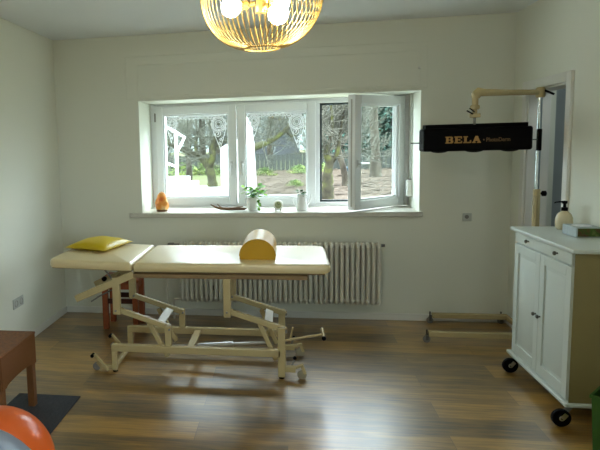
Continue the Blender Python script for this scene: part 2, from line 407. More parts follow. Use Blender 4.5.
# hinge of the left sash
MB().cyl((WX0 + .05, WF - .03, 1.72), (WX0 + .05, WF - .03, 1.80), .008, 10).build('hinge', M['rubber'], win)
# open casement, hinged on the right and swung into the room
sw = thing('sash', None, None, (1.03, WF - .01, 0)); del sw['_w']
sw.parent = win; sw.location = Vector((1.03, WF - .012, 0)) - win.location
ang = math.radians(43)
sw.rotation_euler = (0, 0, ang)
def openpart(name, mb, m, **k):
    o = mb.build(name, m, None, **k); o.parent = sw; return o
bpy.data.objects.remove(sw, do_unlink=True)
fr = sash_mb(-.645, 0, SZ0 - .008, SZ1 + .016, .075, -.0, .075)
sw = fr.build('sash', M['pvc'], None, bevel=.004)
sw.parent = win; sw.location = Vector((1.03, WF - .03, 0)) - win.location; sw.rotation_euler = (0, 0, ang)
openpart('window_pane', MB().box(-.645 + .075, -.075, .04, .046, SZ0 + .075, SZ1 - .075), M['glass'], smooth=0)
h = MB(); hx_ = -.612
h.box(hx_ - .012, hx_ + .012, -.008, 0, 1.28, 1.34).cyl((hx_, 0, 1.31), (hx_, -.035, 1.31), .008, 12)
h.tube([(hx_, -.035, 1.31), (hx_ + .03, -.038, 1.31), (hx_ + .1, -.034, 1.31)], [.008, .008, .006], 8)
openpart('window_handle', h, M['silver'])
openpart('gasket', MB().box(-.647, -.645, .03, .045, SZ0 + .02, SZ1 - .02), M['belt'], smooth=0)
# shutter strap and winder on the right reveal
t = thing('shutter_strap_winder', 'cream plastic roller shutter strap winder on the right window reveal', 'strap winder', (WX1 - .02, 5.08, 1.01))
q = MB(); q.box(WX1 - .042, WX1, 5.05, 5.11, 1.01, 1.15); q.build('winder_case', M['trim'], t, bevel=.008)
MB().box(WX1 - .017, WX1 - .014, 5.068, 5.092, 1.15, WZ1 - .001).build('strap', M['belt'], t, smooth=0)
MB().box(WX1 - .030, WX1 - .006, 5.06, 5.1, 1.151, 1.163).build('strap_guide', M['rubber'], t, bevel=.002)

# unseen right wall window, added to light the left and back walls
w2 = thing('fill_window', None, None, (XR, 0, RZ0), kind='structure')
q = MB()
for a, b in ((RW0, RW0 + .06), (RW1 - .06, RW1), (.07, .13)): q.box(XR + .05, XR + .11, a, b, RZ0, RZ1)
q.box(XR + .05, XR + .11, RW0 + .06, RW1 - .06, RZ0, RZ0 + .06).box(XR + .05, XR + .11, RW0 + .06, RW1 - .06, RZ1 - .06, RZ1)
q.build('window_frame', M['pvc'], w2, bevel=.004)
MB().box(XR + .078, XR + .084, RW0 + .06, RW1 - .06, RZ0 + .06, RZ1 - .06).build('window_pane', M['glass'], w2, smooth=0)

# ------------------------------------------------------------------ radiator
rx0, rx1, rz0, rz1, ry = -.90, .755, .165, .672, 4.675
rad = thing('column_radiator', 'long cream column radiator on the wall below the window', 'radiator', (-.07, ry, 0))
NS = 40; pitch = (rx1 - rx0) / NS
sec0 = None
for i in range(NS):
    x = rx0 + pitch * (i + .5)
    if sec0 is None:
        q = MB()
        for dy in (-.05, .05):
            q.tube([(x, ry + dy, rz0 + .03), (x, ry + dy, rz1 - .03)], .0158, 10)
        for z, sg in ((rz0 + .022, 1), (rz1 - .022, -1)):
            q.tube([(x, ry - .05, z + .015 * sg), (x, ry - .035, z - .008 * sg), (x, ry, z - .012 * sg), (x, ry + .035, z - .008 * sg), (x, ry + .05, z + .015 * sg)], [.013, .0165, .018, .0165, .013], 10)
            q.cyl((x - pitch / 2, ry, z), (x + pitch / 2, ry, z), .017, 12)
        sec0 = q.build('radiator_section', M['radiator'], rad); sx0 = x
    else:
        o = sec0.copy(); COL.objects.link(o); o.parent = rad; o.location = (x - sx0, 0, 0)
for x in (rx0 + .28, .615):
    for z in (.27, .585): MB().box(x - .012, x + .012, ry + .02, D, z - .02, z + .02).build('wall_bracket', M['rubber'], rad, bevel=.002)
q = MB().cyl((rx0, ry, rz1 - .022), (rx0 - .05, ry, rz1 - .022), .012, 12).lathe([(.014, 0), (.02, .01), (.021, .05), (.018, .056)], (rx0 - .105, ry, rz1 - .022), 18, 'X')
q.build('thermostat_valve', M['rubber'], rad)
q = MB().cyl((rx0, ry, rz0 + .012), (rx0 - .06, ry, rz0 + .012), .012, 12).tube([(rx0 - .05, ry, rz0 + .012), (rx0 - .065, ry, rz0 - .02), (rx0 - .065, ry, 0)], .009, 10)
q.tube([(rx0 - .075, ry, rz1 - .03), (rx0 - .12, ry + .01, rz1 - .06), (rx0 - .125, ry + .02, .3), (rx0 - .125, ry + .02, 0)], .009, 10)
q.build('pipe', M['radiator'], rad)
MB().cyl((rx1, ry, rz1 - .022), (rx1 + .03, ry, rz1 - .022), .012, 12).build('vent_plug', M['rubber'], rad)

# ------------------------------------------------------------------ sockets
t = thing('double_socket', 'white double power socket low on the left wall', 'power socket', (XL, 3.87, .35))
MB().box(XL, XL + .009, 3.79, 3.95, .315, .39).build('cover_plate', M['socket'], t, bevel=.003)
for y in (3.83, 3.91):
    q = MB().lathe([(.026, 0), (.026, .003), (.021, .004), (.019, -.004), (.001, -.004)], (XL + .009, y, .352), 20, 'X', cap=False)
    q.build('socket_insert', M['belt'], t)
t = thing('aerial_socket', 'small single wall socket on the back wall right of the window', 'wall socket', (1.435, D, .865))
MB().box(1.401, 1.469, D - .009, D, .832, .898).build('cover_plate', M['socket'], t, bevel=.003)
MB().lathe([(.016, 0), (.016, .004), (.001, .005)], (1.43, D - .009, .868), 16, 'Y').build('socket_insert', M['rubber'], t)

# ------------------------------------------------------------------ treatment table
T = thing('treatment_table', 'cream height-adjustable treatment table with steel lifting frame below the window', 'treatment table', (-.6, 3.7, 0))
TF, TB = 3.485, 4.172           # front and back of the upholstery
FY, RY = 3.505, 3.895            # front and rear frame planes
def cushion(x0, x1, y0, y1, z0, z1, rl, rr, n=6):
    # plan outline with rounded corners, softly domed edge
    def outline(ins):
        pts = []
        a0, a1, b0, b1 = x0 + ins, x1 - ins, y0 + ins, y1 - ins
        for cx, cy, r, t0 in ((a1, b1, rr, 0), (a0, b1, rl, 90), (a0, b0, rl, 180), (a1, b0, rr, 270)):
            sxn = -1 if cx == a1 else 1; syn = -1 if cy == b1 else 1
            for i in range(n + 1):
                t = math.radians(t0 + 90 * i / n); pts.append((cx + sxn * r + r * math.cos(t), cy + syn * r + r * math.sin(t)))
        return pts
    q = MB(); vs = []; lv = ((.004, z0), (0, z0 + .008), (0, z1 - .022), (.003, z1 - .011), (.009, z1 - .004), (.02, z1)); k = 4 * (n + 1)
    for ins, z in lv: vs += [(x, y, z) for x, y in outline(ins)]
    fs = [tuple(range(k - 1, -1, -1)), tuple((len(lv) - 1) * k + j for j in range(k))]
    for i in range(len(lv) - 1):
        for j in range(k): fs.append((i * k + j, i * k + (j + 1) % k, (i + 1) * k + (j + 1) % k, (i + 1) * k + j))
    q.add(vs, fs); return q
cushion(-.985, .272, TF, TB, .687, .743, .012, .07).build('main_cushion', M['vinyl'], T, smooth=50)
hq = cushion(-1.573, -.998, TF, TB, .690, .745, .05, .012)
for v in hq.v: v.z += (-.998 - v.x) * .035
hq.build('head_cushion', M['vinyl'], T, smooth=50)
MB().box(-.97, .235, TF + .03, TB - .03, .672, .687).build('cushion_board', M['board'], T, bevel=.003)
hb = MB().box(-1.56, -1.01, TF + .04, TB - .04, .678, .69)
for v in hb.v: v.z += (-.998 - v.x) * .035
hb.build('head_board', M['board'], T, bevel=.003)
def part(name, q, m=None, parent=None, bevel=.004): return q.build(name, m or M['cream'], parent or T, bevel=bevel)
# top frame
q = MB()
for y in (FY, RY): q.box(-.99, .13, y - .018, y + .018, .645, .672)
q.box(-.99, -.95, FY, RY, .645, .672).box(.09, .13, FY, RY, .645, .672)
part('top_frame', q, M['board'])
# head support arms
for y in (FY, RY): part('head_support_arm', MB().bar((-.985, y, .668), (-1.392, y, .494), .035, .046), bevel=.003)
part('head_support_arm', MB().cyl((-1.2, FY, .575), (-1.2, RY, .575), .011, 12), bevel=0)
part('locking_rod', MB().cyl((-1.24, 3.64, .675), (-1.17, 3.64, .585), .006, 10).cyl((-1.29, 3.64, .47), (-1.17, 3.64, .53), .005, 10), M['rubber'], bevel=0)
part('locking_knob', MB().lathe([(.012, 0), (.018, .008), (.018, .025), (.012, .032)], (-1.30, RY - .05, .552), 16, 'Y'), M['black'], bevel=0)
part('release_lever', MB().tube([(-1.36, 3.7, .42), (-1.32, 3.7, .445), (-1.29, 3.7, .465)], .005, 8), M['rubber'], bevel=0)
# base frame
for y in (FY, RY):
    part('base_rail', MB().box(-1.158, -.038, y - .02, y + .02, .142, .188))
for x in (-1.152, -.038):
    for y in (FY, RY):
        x0, x1 = (x - .006, x + .03) if x < -1 else (x - .02, x + .026)
        q = MB().box(x0, x1, y - .02, y + .02, .012, .142 if x < -1 else .335)
        lg = part('foot_post', q)
        part('rubber_foot', MB().cyl(((x0 + x1) / 2, y, 0), ((x0 + x1) / 2, y, .012), .017, 14), M['black'], lg, bevel=0)
    part('cross_tube', MB().box(x - .0, x + .03, FY + .02, RY - .02, .03, .06))
part('cross_plate', MB().box(-.655, -.605, FY + .02, RY - .02, .165, .178))
for y in (FY, RY):
    dxr = 0 if y == FY else .022
    part('pivot_post', MB().box(-.79 + dxr, -.748 + dxr, y - .018, y + .018, .188, .325))
    part('lift_post', MB().box(-1.135, -1.085, y - .018, y + .018, .395, .645))
    part('lift_post', MB().box(-.40, -.352, y - .018, y + .018, .395, .645))
    off = .022 if y == FY else -.022
    for a, b in (((-1.115 + dxr, .422), (-.757 + dxr, .305)), ((-.378, .428), (-.004, .312))):
        part('lift_arm', MB().bar((a[0], y + off, a[1]), (b[0], y + off, b[1]), .03, .036))
        for p_ in (a, b): part('pivot_bolt', MB().cyl((p_[0], y - .026 if y == FY else y - .045, p_[1]), (p_[0], y + .045 if y == FY else y + .026, p_[1]), .007, 10), M['rubber'], bevel=0)
for cx, cz in ((-.828, .338), (-.118, .345)):
    R3 = Matrix.Rotation(math.radians(19), 3, 'Y')
    part('linking_plate', MB().obox((cx, (FY + RY) / 2, cz - .006), (.055, RY - FY - .08, .012), R3), M['plate'])
for a, b in (((-.91, .335), (-.785, .10)), ((-.175, .345), (-.07, .105))):
    for y in (FY + .045, RY - .045):
        part('crank_arm', MB().bar((a[0], y, a[1]), (b[0], y, b[1]), .03, .03))
part('lift_motor', MB().cyl((-.785, 3.68, .112), (-.36, 3.68, .15), .018, 16).cyl((-.36, 3.68, .15), (-.12, 3.68, .17), .011, 14), M['silver'], bevel=0)
# pedal rod with cross handle
q = MB().cyl((-.02, FY - .005, .25), (.222, FY - .005, .300), .008, 10)
pr = part('pedal_rod', q, bevel=0)
part('cross_handle', MB().cyl((.223, 3.43, .300), (.223, 3.60, .300), .010, 12), None, pr, bevel=0)
part('handle_cap', MB().cyl((.223, 3.415, .300), (.223, 3.43, .300), .013, 12), M['black'], pr, bevel=0)
part('upright_lever', MB().cyl((.02, 3.74, .17), (.04, 3.74, .26), .007, 10), bevel=0)
# castors with lift pedals at each end
for y in (FY, RY):
    c = part('castor_bracket', MB().box(-1.245, -1.158, y - .012, y + .012, .02, .045).bar((-1.24, y, .033), (-1.262, y, .06), .024, .02), bevel=.002)
    part('castor_wheel', MB().lathe([(.02, -.011), (.027, -.008), (.027, .008), (.02, .011)], (-1.268, y, .03), 20, 'Y'), M['rubber'], c, bevel=0)
    part('lift_pedal', MB().bar((-1.272, y - .03, .125), (-1.178, y - .03, .018), .014, .018), None, c, bevel=.002)
    part('pedal_tip', MB().cyl((-1.285, y - .045, .115), (-1.285, y - .01, .115), .012, 12), M['black'], c, bevel=0)
    c = part('castor_bracket', MB().box(-.012, .052, y - .016, y + .016, .045, .082).bar((.045, y, .07), (.098, y, .092), .026, .014).bar((.09, y, .095), (.112, y, .035), .026, .02), bevel=.003)
    part('castor_wheel', MB().lathe([(.02, -.012), (.03, -.009), (.03, .009), (.02, .012)], (.092, y, .032), 20, 'Y'), M['fender'], c, bevel=0)
    part('brake_lever', MB().bar((.02, y + .03, .05), (.045, y + .03, .115), .01, .012), M['rubber'], c, bevel=0)
    part('pedal_tip', MB().sphere((.048, y + .03, .125), .012, 12, 8), M['black'], c, bevel=0)

# ------------------------------------------------------------------ pillow and bolster
def pillow(cx, cy, z0, L, W_, Hh, rot, nx=22, ny=14):
    q = MB(); vs = []
    for top in (1, 0):
        for j in range(ny + 1):
            for i in range(nx + 1):
                u = -1 + 2 * i / nx; v = -1 + 2 * j / ny
                g = (1 - abs(u) ** 2.6) ** .6 * (1 - abs(v) ** 2.6) ** .6
                pin = 1 - .07 * (1 - abs(u) ** 2) * abs(v) - .0
                pin2 = 1 - .06 * (1 - abs(v) ** 2) * abs(u)
                wr = .002 * math.sin(7 * u + 5 * v)
                z = Hh * .28 + (Hh * .72 + wr) * g if top else Hh * .28 - Hh * .28 * min(1, g * 1.6)
                vs.append((u * L / 2 * pin2, v * W_ / 2 * pin, z))
    k = (nx + 1) * (ny + 1)
    fs = []
    for j in range(ny):
        for i in range(nx):
            a = j * (nx + 1) + i
            fs.append((a, a + 1, a + nx + 2, a + nx + 1)); fs.append((k + a, k + a + nx + 1, k + a + nx + 2, k + a + 1))
    c, s = math.cos(rot), math.sin(rot)
    q.add([(cx + x * c - y * s, cy + x * s + y * c, z0 + z) for x, y, z in vs], fs)
    import bmesh
    return q
pq = pillow(0, 0, 0, .335, .43, .07, math.radians(-12))
for v in pq.v:
    v.x += -1.372; v.y += 3.98; v.z += .7455 + (-.998 - v.x) * .035
pw = thing('yellow_pillow', 'flat yellow leatherette pillow lying on the head section of the treatment table', 'pillow', (-1.38, 3.98, .76))
po = pq.build('pillow_cover', M['yellow'], pw, smooth=60)
po.modifiers.new('weld', 'WELD').merge_threshold = .0005
bx, br_ = -.186, .117
bol = thing('half_round_bolster', 'mustard half-round leatherette bolster standing across the treatment table', 'bolster', (bx, 3.84, .743))
def half(r, y0, y1, flat=.0):
    pts = [(bx - r, .7435)] + [(bx - r * math.cos(PI * i / 22), .7435 + .022 + (r) * .97 * math.sin(PI * i / 22)) for i in range(23)] + [(bx + r, .7435)]
    return MB().prism(pts, y0, y1)
half(br_, 3.625, 4.07).build('bolster_cover', M['mustard'], bol, bevel=.004, smooth=30)
q = MB(); pts = [(bx - br_, .768)] + [(bx - br_ * math.cos(PI * i / 22), .7655 + br_ * .97 * math.sin(PI * i / 22)) for i in range(1, 22)] + [(bx + br_, .768)]
q.tube([(x, 3.625, z) for x, z in pts], .0035, 6).build('piping', M['mustard'], bol)

# ------------------------------------------------------------------ brown stool behind the table
st = thing('wooden_stool', 'reddish brown wooden stool standing behind the head of the treatment table', 'stool', (-1.36, 4.43, 0))
for x in (-1.478, -1.222):
    for y in (4.36, 4.56): MB().box(x - .022, x + .022, y - .022, y + .022, 0, .40).build('leg', M['redwood'], st, bevel=.003)
for a_ in ((-1.456, -1.244, 4.35, 4.37), (-1.456, -1.244, 4.55, 4.57), (-1.488, -1.468, 4.38, 4.54), (-1.232, -1.212, 4.38, 4.54)): MB().box(*a_, .335, .39).build('apron_board', M['redwood'], st, bevel=.002)
for y in (4.35, 4.55): MB().box(-1.456, -1.244, y, y + .02, .215, .255).build('stretcher', M['darkwood'], st, bevel=.002)
MB().box(-1.515, -1.185, 4.325, 4.595, .40, .425).build('seat', M['redwood'], st, bevel=.006)

# ------------------------------------------------------------------ woven stool, front left
ws = thing('woven_stool', 'brown woven cane stool on square wooden legs at the left edge of the room', 'stool', (-1.65, 2.78, 0))
sx0_, sx1_, sy0_, sy1_ = -1.86, -1.45, 2.575, 2.975
for x in (sx0_ + .022, sx1_ - .022):
    for y in (sy0_ + .022, sy1_ - .022): MB().box(x - .020, x + .020, y - .020, y + .020, .007, .30).build('leg', M['stoolwood'], ws, bevel=.003)
q = MB()
n = 14
def arch(a0, a1):
    pts = [(a0, .435), (a0, .260)]
    pts.append((a0 + .045, .260))
    for i in range(n + 1):
        u = i / n; a = a0 + .055 + (a1 - a0 - .11) * u
        pts.append((a, .268 + .012 * math.sin(PI * u) ** .7))
    pts += [(a1 - .045, .260), (a1, .260), (a1, .435)]
    return pts
q.prism(arch(sy0_, sy1_), sx1_ - .012, sx1_ + .004, 'X').prism(arch(sy0_, sy1_), sx0_ - .004, sx0_ + .012, 'X')
q.prism(arch(sx0_, sx1_), sy0_ - .004, sy0_ + .012, 'Y').prism(arch(sx0_, sx1_), sy1_ - .012, sy1_ + .004, 'Y')
q.build('woven_apron', M['wicker'], ws, bevel=.002)
MB().box(sx0_ - .006, sx1_ + .006, sy0_ - .006, sy1_ + .006, .43, .446).build('woven_seat', M['wicker'], ws, bevel=.006)

# rubber mat under it
q = MB().box(-1.63, -1.235, 2.34, 3.10, 0.001, .006)
for i in range(19): q.box(-1.622 + i * .0205, -1.612 + i * .0205, 2.345, 3.095, .006, .0072)
tag(q.build('rubber_mat', M['rubmat'], smooth=0), 'dark ribbed rubber mat on the floor under the woven stool', 'mat')

# ------------------------------------------------------------------ balls
def ball(name, c, r, m, label, c2):
    q = MB(); pr = []
    k = 60
    for i in range(k + 1):
        a = PI * i / k; g = 1 + (-.006 if i % 6 == 0 and 6 < i < 54 else 0)
        pr.append((max(1e-4, r * g * math.sin(a)), -r * g * math.cos(a)))
    q.lathe(pr, (0, 0, 0), 48)
    Rm = Matrix.Rotation(math.radians(62), 3, 'Y') @ Matrix.Rotation(.4, 3, 'X')
    q.v = [Rm @ v + Vector(c) for v in q.v]
    t = thing(name, label, 'exercise ball', (c[0], c[1], 0))
    q.build('ball_skin', m, t, smooth=60)
    v = Rm @ Vector((0, 0, 1)); 
    MB().cyl(Vector(c) + v * (r - .004), Vector(c) + v * (r + .003), .011, 12).build('valve_plug', c2, t)
ball('exercise_ball', (-1.147, 1.94, .241), .241, M['ball_o'], 'orange rubber exercise ball on the floor in front of the woven stool', M['black'])
ball('exercise_ball', (-.995, 1.369, .35), .35, M['ball_b'], 'large slate blue exercise ball in front of the orange ball', M['black'])

# ------------------------------------------------------------------ cabinet
CX = 1.44; CY0, CY1 = 3.09, 3.85; CB, CT = .110, .902
cab = thing('white_cabinet', 'white two-door cabinet with drawer on black castors against the right wall', 'cabinet', (1.58, 3.46, 0))
q = MB(); q.box(CX + .018, XR - .016, CY0, CY1, CB, CT)
q.build('body', M['cab'], cab, bevel=.003)
MB().box(CX + .004, XR - .018, CY0 - .004, CY0, CB, CT).build('side_panel', M['cabside_shaded'], cab, bevel=.002)
q = MB().box(CX - .018, XR - .016, CY0 - .03, CY1 + .028, CT, CT + .022); q.build('worktop', M['cab'], cab, bevel=.006, seg=3)
q = MB().box(CX - .018, XR - .016, CY0 - .018, CY1 + .018, CB - .02, CB); q.build('plinth_board', M['cab'], cab, bevel=.006, seg=3)
dz = .828
dr = MB().box(CX, CX + .018, CY0 + .02, CY1 - .02, dz + .006, CT - .006)
dr = dr.build('drawer', M['cab'], cab, bevel=.003)
ym = (CY0 + CY1) / 2
def knobm(y, z): return MB().lathe([(.005, 0), (.005, -.008), (.011, -.012), (.012, -.018), (.008, -.023), (.001, -.024)], (CX, y, z), 16, 'X')
for y in (3.63, 3.265): knobm(y, .868).build('knob', M['knob'], dr)
for a, b, kx in ((CY0 + .02, ym - .002, ym - .028), (ym + .002, CY1 - .02, ym + .028)):
    q = MB().box(CX + .008, CX + .018, a, b, CB + .006, dz - .004)
    st_ = .055
    q.box(CX, CX + .008, a, a + st_, CB + .006, dz - .004).box(CX, CX + .008, b - st_, b, CB + .006, dz - .004)
    q.box(CX, CX + .008, a + st_, b - st_, CB + .006, CB + .006 + st_ + .01).box(CX, CX + .008, a + st_, b - st_, dz - .004 - st_, dz - .004)
    pa, pb, pc, pd = a + st_ + .018, b - st_ - .018, CB + .09, dz - .08
    q.add([(CX + .008, pa, pc), (CX + .008, pb, pc), (CX + .008, pb, pd), (CX + .008, pa, pd),
           (CX + .001, pa + .02, pc + .02), (CX + .001, pb - .02, pc + .02), (CX + .001, pb - .02, pd - .02), (CX + .001, pa + .02, pd - .02)],
          [(4, 5, 6, 7), (0, 1, 5, 4), (1, 2, 6, 5), (2, 3, 7, 6), (3, 0, 4, 7)])
    dd = q.build('door', M['cab'], cab, bevel=.002)
    knobm(kx, .462).build('knob', M['knob'], dd)
def castor(px_, py_, x, y, parent, r=.046):
    c = MB().cyl((px_, py_, CB - .02), (px_, py_, CB - .026), .022, 16)
    c.bar((px_, py_, CB - .024), (x + .012, y, r + .02), .030, .006)
    c.bar((x + .02, y - .017, r + .026), (x, y - .017, r), .003, .022).bar((x + .02, y + .017, r + .026), (x, y + .017, r), .003, .022)
    c = c.build('castor', M['silver'], parent)
    MB().lathe([(r - .020, -.013), (r - .004, -.013), (r, -.009), (r, .009), (r - .004, .013), (r - .020, .013)], (x, y, r), 28, 'Y').build('castor_wheel', M['black'], c)
    MB().lathe([(r - .021, -.011), (.006, -.0145), (.006, .0145), (r - .021, .011)], (x, y, r), 20, 'Y').build('hub', M['silver'], c)
castor(CX + .03, CY1 - .07, 1.405, 3.75, cab); castor(CX + .03, CY0 + .03, 1.395, 3.05, cab)
castor(XR - .08, CY1 - .07, XR - .075, 3.70, cab); castor(XR - .08, CY0 + .06, XR - .075, 3.11, cab)

# things on the cabinet
sb = thing('soap_dispenser', 'cream round soap dispenser with black pump on the white cabinet', 'soap dispenser', (1.675, 3.735, .926))
MB().lathe([(.001, .0), (.036, .001), (.044, .014), (.048, .042), (.046, .07), (.037, .094), (.022, .108), (.016, .114), (.001, .115)], (1.675, 3.735, .926), 28).build('bottle', M['soap'], sb)
q = MB().lathe([(.018, .115), (.018, .134), (.009, .138), (.008, .156), (.014, .160), (.015, .175), (.001, .177)], (1.675, 3.735, .926), 20)
q.tube([(1.675, 3.735, 1.094), (1.65, 3.735, 1.096), (1.625, 3.737, 1.093), (1.618, 3.738, 1.087)], [.006, .005, .004, .0035], 8)
q.build('pump', M['black'], sb)
tb = thing('tissue_box', 'low printed tissue box beside the soap dispenser on the white cabinet', 'box', (1.67, 3.51, .926))
MB().box(1.602, 1.735, 3.425, 3.59, .926, .982).build('box_body', M['boxgrey'], tb, bevel=.003)
M['print'] = ramp_noise_mat('brown and green print', [srgb(60, 48, 28), srgb(92, 70, 44), srgb(60, 92, 36), srgb(110, 120, 70)], 30, .5)
MB().box(1.609, 1.729, 3.4235, 3.426, .931, .977).build('printed_end', M['print'], tb, smooth=0)
MB().lathe([(.045, 0), (.05, .001), (.001, .0012)], (1.668, 3.51, .982), 24).build('opening', M['lace'], tb)

# ------------------------------------------------------------------ green bin
gb = thing('waste_bin', 'square green plastic waste bin in front of the white cabinet', 'waste bin', (1.50, 2.78, 0))
Rz = math.radians(-42)
def sq(h, z, c=(1.515, 2.775)):
    return [(c[0] + h * (a * math.cos(Rz) - b * math.sin(Rz)), c[1] + h * (a * math.sin(Rz) + b * math.cos(Rz)), z) for a, b in ((-1, -1), (1, -1), (1, 1), (-1, 1))]
q = MB(); vs = sq(.075, 0) + sq(.088, .29) + sq(.084, .29) + sq(.072, .006)
q.add(vs, [(3, 2, 1, 0)] + [(i, (i + 1) % 4, 4 + (i + 1) % 4, 4 + i) for i in range(4)] + [(4 + i, 4 + (i + 1) % 4, 8 + (i + 1) % 4, 8 + i) for i in range(4)] + [(8 + i, 8 + (i + 1) % 4, 12 + (i + 1) % 4, 12 + i) for i in range(4)] + [(12, 13, 14, 15)])
q.build('bin_body', M['green'], gb, smooth=0, bevel=.002)
q = MB(); a = sq(.094, .284); b = sq(.094, .298); c = sq(.084, .298); d = sq(.084, .284)
q.add(a + b + c + d, [(i, (i + 1) % 4, 4 + (i + 1) % 4, 4 + i) for i in range(4)] + [(4 + i, 4 + (i + 1) % 4, 8 + (i + 1) % 4, 8 + i) for i in range(4)] + [(8 + i, 8 + (i + 1) % 4, 12 + (i + 1) % 4, 12 + i) for i in range(4)] + [(12 + i, 12 + (i + 1) % 4, (i + 1) % 4, i) for i in range(4)])
q.build('rim', M['green'], gb, smooth=0)
q = MB(); q.add(sq(.076, .07), [(0, 1, 2, 3)]); q.v += [v + Vector((0, 0, .2)) for v in q.v]; q.f += [(4, 5, 6, 7)] + [(i, (i + 1) % 4, 4 + (i + 1) % 4, 4 + i) for i in range(4)]
q.build('bin_liner', M['black'], gb, smooth=0)

# ------------------------------------------------------------------ heat lamp on stand
hl = thing('therapy_lamp_stand', 'black therapy lamp on a cream rolling stand in front of the doorway', 'therapy lamp', (1.66, 4.45, 0))
LY = 4.05
q = MB().box(1.165, 1.735, 4.695, 4.74, .05, .088); q.build('base_leg', M['cream'], hl, bevel=.004)
q = MB().box(1.03, 1.735, 4.235, 4.28, .05, .088); q.build('base_leg', M['cream'], hl, bevel=.004)
MB().box(1.712, 1.738, 4.28, 4.695, .052, .086).build('cross_beam', M['cream'], hl, bevel=.004)
for x, y in ((1.15, 4.717), (1.018, 4.257), (1.70, 4.755), (1.70, 4.20)):
    yy = y
    c = MB().cyl((x, yy, .05), (x, yy, .10), .006, 10).box(x - .008, x + .012, yy - .014, yy - .011, .022, .056).box(x - .008, x + .012, yy + .011, yy + .014, .022, .056).box(x - .008, x + .012, yy - .014, yy + .014, .054, .058)
    if x > 1.6: c.box(x - .01, x + .01, min(yy, yy + (.04 if y < 4.5 else -.04)), max(yy, yy + (.04 if y < 4.5 else -.04)), .055, .062)
    else: c.box(x, x + .02, yy - .006, yy + .006, .06, .07)
    c = c.build('castor', M['knob'], hl)
    MB().lathe([(.018, -.009), (.026, -.007), (.026, .007), (.018, .009)], (x, yy, .027), 20, 'Y').build('castor_wheel', M['rubber'], c)
kx, ky = 1.726, 4.257
MB().lathe([(.024, .088), (.024, 1.125), (.020, 1.13), (.001, 1.13)], (kx, ky, 0), 24).build('lower_column', M['cream'], hl)
MB().cyl((kx + .0, ky, 1.10), (kx, ky, 1.79), .015, 20).build('chrome_column', M['chrome'], hl)
q = MB().cyl((kx + .015, ky, 1.10), (kx + .048, ky - .01, 1.10), .006, 10).lathe([(.012, .04), (.019, .046), (.019, .066), (.012, .07)], (kx - .012, ky - .01, 1.10), 16, 'X')
q.build('clamp_knob', M['black'], hl)
MB().box(kx - .022, kx - .012, ky - .05, ky - .014, .75, 1.09).build('counterweight_sleeve', M['cream'], hl, bevel=.003)
q = MB().lathe([(.024, 1.76), (.03, 1.77), (.03, 1.818), (.022, 1.828), (.001, 1.829)], (kx, ky, 0), 20); q.build('head_joint', M['cream'], hl)
ex, ey = 1.27, 4.06
q = MB().tube([(kx, ky, 1.795), (1.5, 4.166, 1.795), (ex + .03, ey + .013, 1.795)], [.018, .020, .024], 14)
q.build('boom', M['cream'], hl)
MB().cyl((kx + .01, ky - .01, 1.812), (kx + .06, ky - .06, 1.775), .008, 10).build('boom_lever', M['black'], hl)
q = MB().tube([(ex + .04, ey + .013, 1.795), (ex, ey, 1.798), (ex - .02, ey - .003, 1.778), (ex - .022, ey, 1.76)], [.024, .031, .031, .025], 16)
q.cyl((ex - .022, ey, 1.765), (ex - .022, ey, 1.70), .02, 16).lathe([(.024, 1.685), (.029, 1.69), (.029, 1.708), (.024, 1.713)], (ex - .022, ey, 0), 18)
q.build('elbow_joint', M['cream'], hl)
q = MB().cyl((ex - .022, ey, 1.685), (ex - .022, ey, 1.63), .015, 14).box(ex - .05, ex + .01, ey - .018, ey + .018, 1.632, 1.658)
q.build('swivel_mount', M['cream'], hl, bevel=.003)
q = MB().cyl((ex - .04, ey - .02, 1.655), (ex - .085, ey - .05, 1.675), .005, 8).cyl((ex - .03, ey - .02, 1.668), (ex - .07, ey - .05, 1.692), .004, 8)
q.build('tilt_lever', M['black'], hl)
MB().cyl((ex - .022, ey, 1.585), (ex - .022, ey, 1.64), .008, 10).build('hanger_bolt', M['knob'], hl)
q = MB().box(.926, 1.611, LY, LY + .15, 1.41, 1.567); lh = q.build('lamp_housing', M['black'], hl, bevel=.016, seg=3)
MB().box(.944, 1.589, LY + .03, LY + .12, 1.567, 1.592).build('top_plate', M['black'], lh, bevel=.002)
q = MB()
for x in (1.044, 1.269, 1.494): q.sphere((x, LY + .075, 1.418), .062, 20, 10, .32)
q.build('reflector', M['black'], lh)
q = MB().cyl((.926, LY + .08, 1.47), (.86, LY + .08, 1.47), .0035, 8).cyl((1.611, LY + .08, 1.475), (1.669, LY + .08, 1.475), .0035, 8)
q.build('side_rod', M['knob'], lh)
MB().box(1.668, 1.688, LY + .06, LY + .10, 1.40, 1.545).build('power_unit', M['black'], lh, bevel=.004)
def text(s, x, z, size, m, sx=1, off=.0, name='lettering'):
    cu = bpy.data.curves.new('t', 'FONT'); cu.body = s; cu.size = size; cu.extrude = .0008; cu.offset = off; cu.resolution_u = 3
    o = bpy.data.objects.new('t', cu); COL.objects.link(o)
    bpy.context.view_layer.update()
    dg = bpy.context.evaluated_depsgraph_get(); me = bpy.data.meshes.new_from_object(o.evaluated_get(dg))
    bpy.data.objects.remove(o, do_unlink=True)
    xs = [v.co.x for v in me.vertices]; w_ = max(xs)
    for v in me.vertices: v.co = Vector((x + v.co.x * sx, LY - .0012 - v.co.z, z + v.co.y))
    me.materials.clear(); me.materials.append(m)
    r = bpy.data.objects.new(name, me); COL.objects.link(r); r.parent = lh
    r.location = (-hl.location.x, -hl.location.y, -hl.location.z) if False else (0, 0, 0)
    off_ = Vector(lh['_w'])
    for v in me.vertices: v.co -= off_
    return w_ * sx
